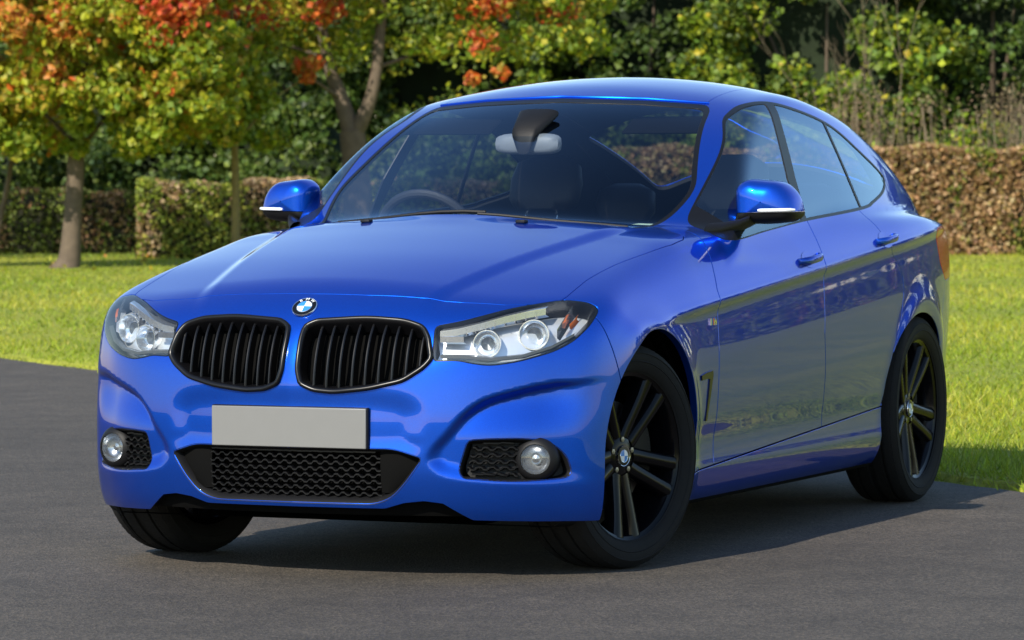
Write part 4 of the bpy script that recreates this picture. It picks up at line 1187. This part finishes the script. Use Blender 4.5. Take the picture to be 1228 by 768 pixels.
# slim sapling at the picture's left edge
tree('young_tree', 'slim leaning sapling at the left edge, beside the dark hedge', -7.12, 57,
     [(-.25, -.1, .05), (-.12, .5, .042), (.05, 1.3, .035), (.18, 2.3, .02)], [], clump_cloud(18, -.7, .8, -.6, .6, 1.4, 3.2, .35, AUT, [3, 3, 3, 1, .5], .9), 'trees on the lawn')
tree('maple_tree', 'maple added beyond the left picture edge to shade the dark hedge, only its outer twigs in view', -10.6, 61.5,  # out-of-frame tree added to cast shade on the dark hedge
     [(0, -.1, .2), (0, 1.2, .14), (0, 3.5, .06)], [], clump_cloud(90, -2.4, 2.4, -2, 2, 1.9, 5.6, .5, AUT, [4, 4, 2, 1, .5], .8), 'trees on the lawn')
# thin tree before the clipped hedge, yellow sunlight painted into its bark
cl = clump_cloud(28, -1.3, .55, -.9, .9, 1.7, 3.2, .34, GREEN_Y, [3, 3, 1.5, .5]) + clump_cloud(11, -1.2, -.3, -3.4, -2.6, 2.95, 4.0, .33, REDS, [2, 3, 3, 1], .7) + clump_cloud(14, -1.4, 1.4, -1, 1, 3.6, 5.2, .5, AUT, WY)
tree('slender_tree', 'slender tree with a yellow lit trunk standing in front of the clipped hedge', -3.89, 57,
     [(0, -.1, .085), (0, .5, .062), (.0, 1.2, .056), (-.02, 2.2, .045), (-.05, 3.8, .02)], [[(0, 0, 1.7, .02), (.5, .2, 2.3, .014), (.9, .3, 2.6, .008)], [(0, 0, 2.0, .03), (-.5, -.2, 2.6, .015)]], cl, 'trees on the lawn', bark=BARK_SUN)
# forked tree with red leaves behind the windscreen pillar
cl = clump_cloud(24, -2.6, 3.6, -1.2, .8, 3.15, 4.4, .34, REDS, [1.5, 2, 2, 3], .8) + clump_cloud(36, -2.1, 3.6, -.4, 1.8, 3.0, 4.2, .42, GREEN_Y, [3, 3, 1, 1]) + clump_cloud(3, -.75, -.45, -1.3, -.9, 2.62, 2.85, .2, REDS, [0, 1, 3, 2], .7) + clump_cloud(2, 1.5, 2.1, -1.2, -.8, 2.6, 2.75, .12, REDS, [0, 1, 3, 1], .3) + clump_cloud(36, -3.0, 3.2, -1.6, 1.6, 4.3, 5.4, .65, REDS, [2, 2, 2, 1], 1.1, lambda t: math.sqrt(max(.05, 1-t*t)))
tree('red_maple_tree', 'forked grey-brown tree with red and orange leaves behind the car', -2.24, 58,
     [(.10, -.1, .30), (.05, .6, .22), (0, 1.4, .19), (-.05, 1.9, .18)],
     [[(-.05, 0, 1.85, .15), (-.22, 0, 2.4, .115), (-.42, 0, 3.0, .09), (-.6, .1, 4.4, .05)], [(-.02, 0, 1.85, .14), (.20, -.1, 2.3, .10), (.33, -.1, 3.0, .085), (.45, 0, 4.6, .05)], [(-.40, 0, 2.95, .035), (-1.1, .4, 3.15, .02), (-2.2, .6, 3.4, .01)], [(.3, 0, 2.8, .035), (1.2, .5, 3.1, .02), (2.3, .7, 3.2, .01)], [(-.2, 0, 2.35, .03), (-.7, -.9, 2.7, .015)]],
     cl, 'trees on the lawn', per=150)

# hedges -----------------------------------------------------------------
def hedge(name, label, r0, r1, d, depth, h0, h1, pal, w, dens, leaf=.075, group='clipped hedges', far_r=None):
    x0, y0 = bg((r0+r1)/2, d); zb = gz(x0, y0); t = empty(name, (x0, y0, zb)); tag(t, label, 'hedge', group)
    cr = (r0+r1)/2
    def L(a, b, z): return np.stack([ER[0]*(a-cr)+EF[0]*b, ER[1]*(a-cr)+EF[1]*b, z], -1)
    top = lambda a: h0+(h1-h0)*(a-r0)/(r1-r0)+.035*np.sin(a*3.1)+.025*np.sin(a*7.7+1)
    # solid dark core added to block light, standing for the twigs
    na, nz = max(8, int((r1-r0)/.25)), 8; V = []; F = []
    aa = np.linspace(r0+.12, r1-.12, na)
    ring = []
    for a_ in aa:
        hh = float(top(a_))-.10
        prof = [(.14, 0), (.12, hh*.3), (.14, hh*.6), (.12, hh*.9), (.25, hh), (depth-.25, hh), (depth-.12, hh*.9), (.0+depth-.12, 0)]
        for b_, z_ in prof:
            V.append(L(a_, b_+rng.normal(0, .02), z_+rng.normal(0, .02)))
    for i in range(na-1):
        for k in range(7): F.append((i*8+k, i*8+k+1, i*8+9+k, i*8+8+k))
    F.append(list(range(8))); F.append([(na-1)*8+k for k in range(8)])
    obj('dark_core', V, F, simple('hedge_core', (.022, .022, .010), .95, noise=.6, nscale=14), t, smooth=False)
    def shell(ra, rb, den, lf):
        n1 = int((rb-ra)*max(h0, h1)*den); a = rng.uniform(ra, rb, n1); z = rng.uniform(0.0, 1, n1)*top(a); b = np.abs(rng.normal(0, .07, n1))-.03+.05*np.sin(a*5+z*4)*.6
        n2 = int((rb-ra)*depth*den*.7); a2 = rng.uniform(ra, rb, n2); b2 = rng.uniform(0, depth, n2); z2 = top(a2)-np.abs(rng.normal(0, .06, n2))+.03
        P = np.concatenate([L(a, b, z), L(a2, b2, z2)]); A = np.r_[a, a2]; Zr = np.r_[z/top(a), np.ones(n2)]
        if ra <= r0+.01:
            n3 = int(depth*max(h0, h1)*den); b3 = rng.uniform(0, depth, n3); z3 = rng.uniform(0, h0, n3); a3 = r0+np.abs(rng.normal(0, .05, n3)); P = np.concatenate([P, L(a3, b3, z3)]); A = np.r_[A, a3]; Zr = np.r_[Zr, z3/h0]
        return P, A, Zr, np.full(len(P), lf)
    lim = far_r if far_r else r1
    P, A, Zr, Sz = shell(r0, lim, dens, leaf)
    if far_r:
        q = shell(far_r, r1, dens*.26, leaf*1.7); P = np.concatenate([P, q[0]]); A = np.r_[A, q[1]]; Zr = np.r_[Zr, q[2]]; Sz = np.r_[Sz, q[3]]
    n = len(P)
    # patches of two palettes, brown beech leaves and green ones
    ph = np.sin(A*1.9+Zr*2.2)+np.sin(A*4.3-Zr*3+1.3)+.8*np.sin(A*9.1+Zr*6)+rng.normal(0, .7, n)
    c1 = mixcol(pal[0], w[0], n, .35); c2 = mixcol(pal[1], w[1], n, .35)
    olive = np.clip((A-10)/4, 0, 1)*2.6 if far_r else 0
    col = np.where((ph+pal[2](Zr)-olive > 0)[:, None], c1, c2)
    out = np.tile(np.array([-EF[0], -EF[1], .3])*.5, (n, 1))
    leaves_mesh('foliage', P, Sz*rng.uniform(.6, 1.3, n), col, parent=t, out=out, droop=.2)
    return t
BROWN = [(.27, .15, .065), (.40, .24, .11), (.50, .34, .18), (.34, .25, .08), (.17, .10, .045)]
HG = [(.12, .16, .02), (.19, .24, .03), (.28, .29, .045), (.09, .11, .02)]
hedge('hedge', 'low clipped hedge with green sides and pinkish-brown top, left of the car', -5.75, 1.2, 62, 1.1, 1.14, 1.20, ([(.50, .34, .20), (.58, .42, .26), (.42, .30, .12), (.36, .24, .12), (.24, .16, .08)], [(.18, .24, .03), (.27, .33, .04), (.38, .38, .06), (.13, .16, .03)], lambda z: -.7+1.9*(z-.55)), ([2, 3, 2, 2, 1], [2, 3, 2, 1]), 900)
hedge('hedge', 'dark shaded hedge behind the left maple trunk', -26, -5.95, 66.5, 1.0, 1.02, 1.05, (BROWN, HG, lambda z: -.6+z*0), ([3, 2, 1, 2, 2], [3, 2, .5, 2]), 650)
hedge('hedge', 'tall russet beech hedge to the right of the car', 1.6, 95, 64, 1.3, 1.66, 1.86, (BROWN, HG, lambda z: .75+.9*(z-.3)), ([2, 4, 4, 2, 1], [1, 2, 2, 1]), 1000, leaf=.085, far_r=9.2)

# trees and shrubs beyond the hedges ---------------------------------------
def bush(name, label, r, d, w, h, pal, wt, n, leaf=.12, per=130, group='trees beyond the hedges', z0=.0, trunk=True, deep=1.6, cat='tree'):
    x0, y0 = bg(r, d); zb = gz(x0, y0); t = empty(name, (x0, y0, zb)); tag(t, label, cat, group)
    def L(a, b, z): return np.stack([ER[0]*a+EF[0]*b, ER[1]*a+EF[1]*b, z], -1)
    if trunk:
        tr = [([tuple(L(0, .3, -.1)), tuple(L(.1, .3, h*.3)), tuple(L(-.05, .3, h*.8))], [.16, .11, .03])]
        for k in range(5):
            a = rng.uniform(-w*.8, w*.8); z1 = rng.uniform(.15, .5)*h
            tr.append(([tuple(L(0, .3, z1*.6)), tuple(L(a*.5, rng.uniform(-.6, .6), z1)), tuple(L(a, rng.uniform(-deep, deep)*.7, z1+rng.uniform(.2, .6)*(h-z1)))], [.07, .04, .015]))
        tube_tree(tr, 'trunk', BARK, t, 7)
    # clump centres on and inside a lumpy half-egg
    v = rng.normal(size=(n, 3)); v /= np.linalg.norm(v, axis=1)[:, None]; rad = rng.uniform(.55, 1.0, n)**.6
    a = v[:, 0]*rad*w; b = v[:, 1]*rad*deep; z = h*(.5+.5*v[:, 2]*rad); z = np.maximum(z, .1)
    tone = rng.uniform(.65, 1.35, n)
    PP, CC = [], []
    for i in range(n):
        m_ = int(per*rng.uniform(.6, 1.3)); q = rng.normal(size=(m_, 3)); q /= np.linalg.norm(q, axis=1)[:, None]; q *= (rng.uniform(0, 1, m_)**.5)[:, None]*rng.uniform(.3, .62)*max(1, w/2.2); q[:, 2] *= .7
        PP.append(L(a[i], b[i], z[i])+q); CC.append(mixcol(pal, wt, m_)*tone[i])
    P = np.concatenate(PP); k = P[:, 2] > 0
    leaves_mesh('crown', P[k], rng.uniform(.6, 1.3, k.sum())*leaf, np.concatenate(CC)[k], parent=t)
    # dark blob added inside the crown to block the sky between leaves
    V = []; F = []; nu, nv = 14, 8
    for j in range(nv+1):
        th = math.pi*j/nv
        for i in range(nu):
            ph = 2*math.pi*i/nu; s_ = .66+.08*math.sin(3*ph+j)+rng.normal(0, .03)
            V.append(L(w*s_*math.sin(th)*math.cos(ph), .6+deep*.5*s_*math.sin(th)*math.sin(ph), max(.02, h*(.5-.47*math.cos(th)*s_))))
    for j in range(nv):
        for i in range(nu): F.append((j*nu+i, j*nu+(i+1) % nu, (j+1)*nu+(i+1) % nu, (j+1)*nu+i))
    obj('crown_filler', V, F, INNER, t, smooth=False)
    return t
INNER = simple('crown_filler', (.012, .022, .006), .95, noise=.6, nscale=6)
spots = [
 (-11.2, 71, 2.6, 7.5, 0, 'dark green tree at the far left, mostly beyond the picture edge'),
 (-7.6, 70, 2.3, 6.5, 1, 'dark leafy tree behind the left maple'),
 (-4.3, 69, 2.2, 6.8, 0, 'dark evergreen between the left maple and the forked tree'),
 (-1.0, 70, 2.4, 7.2, 2, 'sunlit green tree rising behind the left half of the roof'),
 (2.2, 71, 2.4, 7.5, 0, 'dark green tree directly behind the car roof'),
 (5.3, 69, 2.3, 6.6, 2, 'yellow-green leafy tree behind the rear window of the car'),
 (8.4, 70.5, 2.1, 7.4, 0, 'dark green tree at the upper right corner'),
 (12.5, 72, 3.6, 9.5, 1, 'green tree beyond the right picture edge'),
 (18.5, 73, 4.6, 11.0, 0, 'broad green tree far beyond the right picture edge'),
 (26.5, 74, 5.8, 11.5, 1, 'very broad green tree far out to the right'),
 (37, 74, 6.8, 12.0, 0, 'wide green tree far out to the right, past the very broad one'),
 (48, 72, 7.5, 12.5, 1, 'wide green tree in the middle of the long right-hand tree row'),
 (60, 71, 7.5, 13.0, 0, 'wide dark green tree further along the right-hand tree row'),
 (73, 70, 8.0, 13.0, 1, 'wide green tree next to the last of the right-hand row'),
 (87, 70, 8.5, 13.5, 0, 'last and widest tree of the right-hand row'),
 (-24.5, 74, 4.6, 8.5, 0, 'broad dark tree farthest out to the left'),
 (-33, 75, 5.4, 9.0, 1, 'widest green tree of the left-hand row, far off'),
 (-17, 73, 4.4, 8.0, 1, 'broad green tree far out beyond the left picture edge'),
]
W3 = {0: (GREEN_D, [3, 4, 2, 1]), 1: (GREEN_D, [1, 3, 4, 3]), 2: (GREEN_Y+GREEN_D, [4, 3, 1.2, .5, 1, 2, 3, 3])}
for (r_, d_, w_, h_, k_, lab) in spots:
    vis = -9 < r_ < 9.5
    bush('leafy_tree', lab, r_, d_, w_, h_, W3[k_][0], W3[k_][1], 230 if vis else 60, leaf=.135 if vis else .34, per=140 if vis else 70, deep=1.7)
# lower shrubs filling under the crowns
for (r_, d_, w_, h_, k_, lab) in [(-8.9, 68, 1.3, 2.1, 1, 'rounded green shrub behind the dark hedge, far left'), (-6.0, 68, 1.2, 2.3, 0, 'dark shrub behind the left maple trunk'), (-3.3, 66.5, 1.2, 2.5, 1, 'mid-green shrub behind the clipped hedge'), (-1.2, 66.5, 1.2, 2.4, 0, 'dark shrub beside the forked trunk'), (4.3, 67, 1.3, 2.7, 2, 'yellowish shrub above the hedge beside the car roof'), (7.45, 66.2, .75, 2.15, 2, 'bright yellow-green shrub just above the russet hedge')]:
    bush('shrub', lab, r_, d_, w_, h_, W3[k_][0], W3[k_][1], 45, leaf=.12, per=120, group='shrubs behind the hedges', trunk=False, deep=.8, cat='shrub')

# bare shrub and dry weeds standing above the russet hedge
def stems(name, label, r, d, pts, cat, group=None, leafn=0, m=TWIG):
    x0, y0 = bg(r, d); t = empty(name, (x0, y0, gz(x0, y0))); tag(t, label, cat, group)
    mb = MB()
    for P, rad in pts: mb.tube([(ER[0]*a+EF[0]*b, ER[1]*a+EF[1]*b, z) for a, b, z in P], rad, 6)
    mb.build('stem', m, t)
    if leafn:
        tips = np.array([P[-1] for P, _ in pts]); i = rng.integers(0, len(tips), leafn); q = tips[i]+rng.normal(0, .12, (leafn, 3))
        leaves_mesh('seed_heads', np.stack([ER[0]*q[:, 0]+EF[0]*q[:, 1], ER[1]*q[:, 0]+EF[1]*q[:, 1], q[:, 2]], -1), rng.uniform(.03, .07, leafn), mixcol([(.30, .22, .12), (.22, .15, .08), (.20, .20, .05)], [3, 2, 1], leafn), parent=t)
    return t
br = []
def grow(p, v, L_, rad, lev):
    q = (p[0]+v[0]*L_, p[1]+v[1]*L_, p[2]+v[2]*L_); br.append(([p, ((p[0]+q[0])/2+random.uniform(-.03, .03), (p[1]+q[1])/2, (p[2]+q[2])/2), q], [rad, rad*.85, rad*.65]))
    if lev:
        for _ in range(3 if lev > 1 else 2):
            w = (v[0]+random.uniform(-.6, .6), v[1]+random.uniform(-.4, .4), v[2]+random.uniform(-.1, .35)); n_ = math.sqrt(sum(c*c for c in w)); grow(q, tuple(c/n_ for c in w), L_*random.uniform(.55, .8), rad*.6, lev-1)
random.seed(4)
grow((0, 0, 0), (-.05, 0, 1), 1.7, .014, 4)
stems('bare_shrub', 'bare pale shrub with forked twigs rising above the russet hedge', 6.25, 65.7, br, 'shrub')
br = []; grow((0, 0, 0), (.12, 0, 1), 1.6, .011, 3)
stems('bare_shrub', 'smaller bare shrub between the car roof and the forked pale shrub', 4.75, 65.6, br, 'shrub')
for i, (r_, n_, h_, lab) in enumerate([(5.2, 40, 2.45, 'tuft of dry tan weeds beside the car roof'), (5.75, 40, 2.5, 'dry tan weeds left of the forked bare shrub'), (6.75, 30, 2.3, 'dry weeds right of the forked bare shrub'), (8.25, 45, 2.6, 'tall dry weeds at the right picture edge'), (7.8, 30, 2.4, 'dry weeds between the yellow-green shrub and the right edge')]):
    pts = []
    for _ in range(n_):
        a, b = rng.normal(0, .25), rng.normal(0, .2); l = rng.normal(0, .18); h = h_*rng.uniform(.75, 1.08); pts.append(([(a, b, 0), (a+l*.4, b, h*.6), (a+l, b+rng.normal(0, .1), h)], [.009, .008, .004]))
    stems('dry_weeds', lab, r_, 65.6, pts, 'weeds', 'dry weeds above the hedge', 260)

# grass ------------------------------------------------------------------
n = 170000
uu = rng.uniform(0, 1, n); d = 1/(1/13.5+(1/66-1/13.5)*uu); r = rng.uniform(-1, 1, n)*(d*.150+.5)
P = C2+d[:, None]*EF+r[:, None]*ER; q = lawn_q(P[:, 0], P[:, 1]); k = q > -.02+.08*rng.normal(size=n)*(rng.uniform(0, 1, n) < .3); P, d, q = P[k], d[k], q[k]; n = len(P)
z = np.where(q < .02, 0.0, ground_z(P[:, 0], P[:, 1]))
h = rng.uniform(.025, .055, n)*(1+.4*np.sin(P[:, 0]*.9)*np.sin(P[:, 1]*1.1)); w = np.maximum(.004, d*.00022)
an = rng.uniform(0, 2*math.pi, n); dx, dy = np.cos(an), np.sin(an); le = rng.normal(0, .03, (n, 2))
B = np.c_[P, z-.004]
V = np.stack([B+np.c_[dx*w, dy*w, 0*w], B-np.c_[dx*w, dy*w, 0*w], B+np.c_[le, h]], 1).reshape(-1, 3)
go = obj('grass', V, np.arange(3*n).reshape(n, 3), LEAF, smooth=False)
pat = np.sin(P[:, 0]*.55+P[:, 1]*.3)+np.sin(P[:, 1]*.8-P[:, 0]*.2+2)+rng.normal(0, .8, n)
c1 = mixcol([(.24, .31, .014), (.30, .37, .018), (.18, .25, .012)], [3, 2, 2], n); c2 = mixcol([(.40, .41, .03), (.44, .41, .06), (.34, .36, .02)], [3, 1.5, 2], n)
col = np.where((pat > .5)[:, None], c2, c1); cc = np.ones((n, 4), np.float32); cc[:, :3] = col
at = go.data.color_attributes.new('col', 'FLOAT_COLOR', 'POINT'); at.data.foreach_set('color', np.repeat(cc, 3, 0).ravel())
tag(go, 'short sunlit lawn grass with yellowish patches', 'grass', kind='stuff')
# fallen leaves under the maples
n = 110; d = rng.uniform(50, 63, n); r = rng.uniform(-8, 1, n); P = C2+d[:, None]*EF+r[:, None]*ER
P = P[lawn_q(P[:, 0], P[:, 1]) > .3]; n = len(P)
fo = leaves_mesh('fallen_leaves', np.c_[P, ground_z(P[:, 0], P[:, 1])+.05], rng.uniform(.04, .08, n), mixcol(AUT, [0, 3, 3, 1, 0], n), droop=0)
tag(fo, 'scattered fallen yellow leaves on the lawn', 'fallen leaves', kind='stuff')
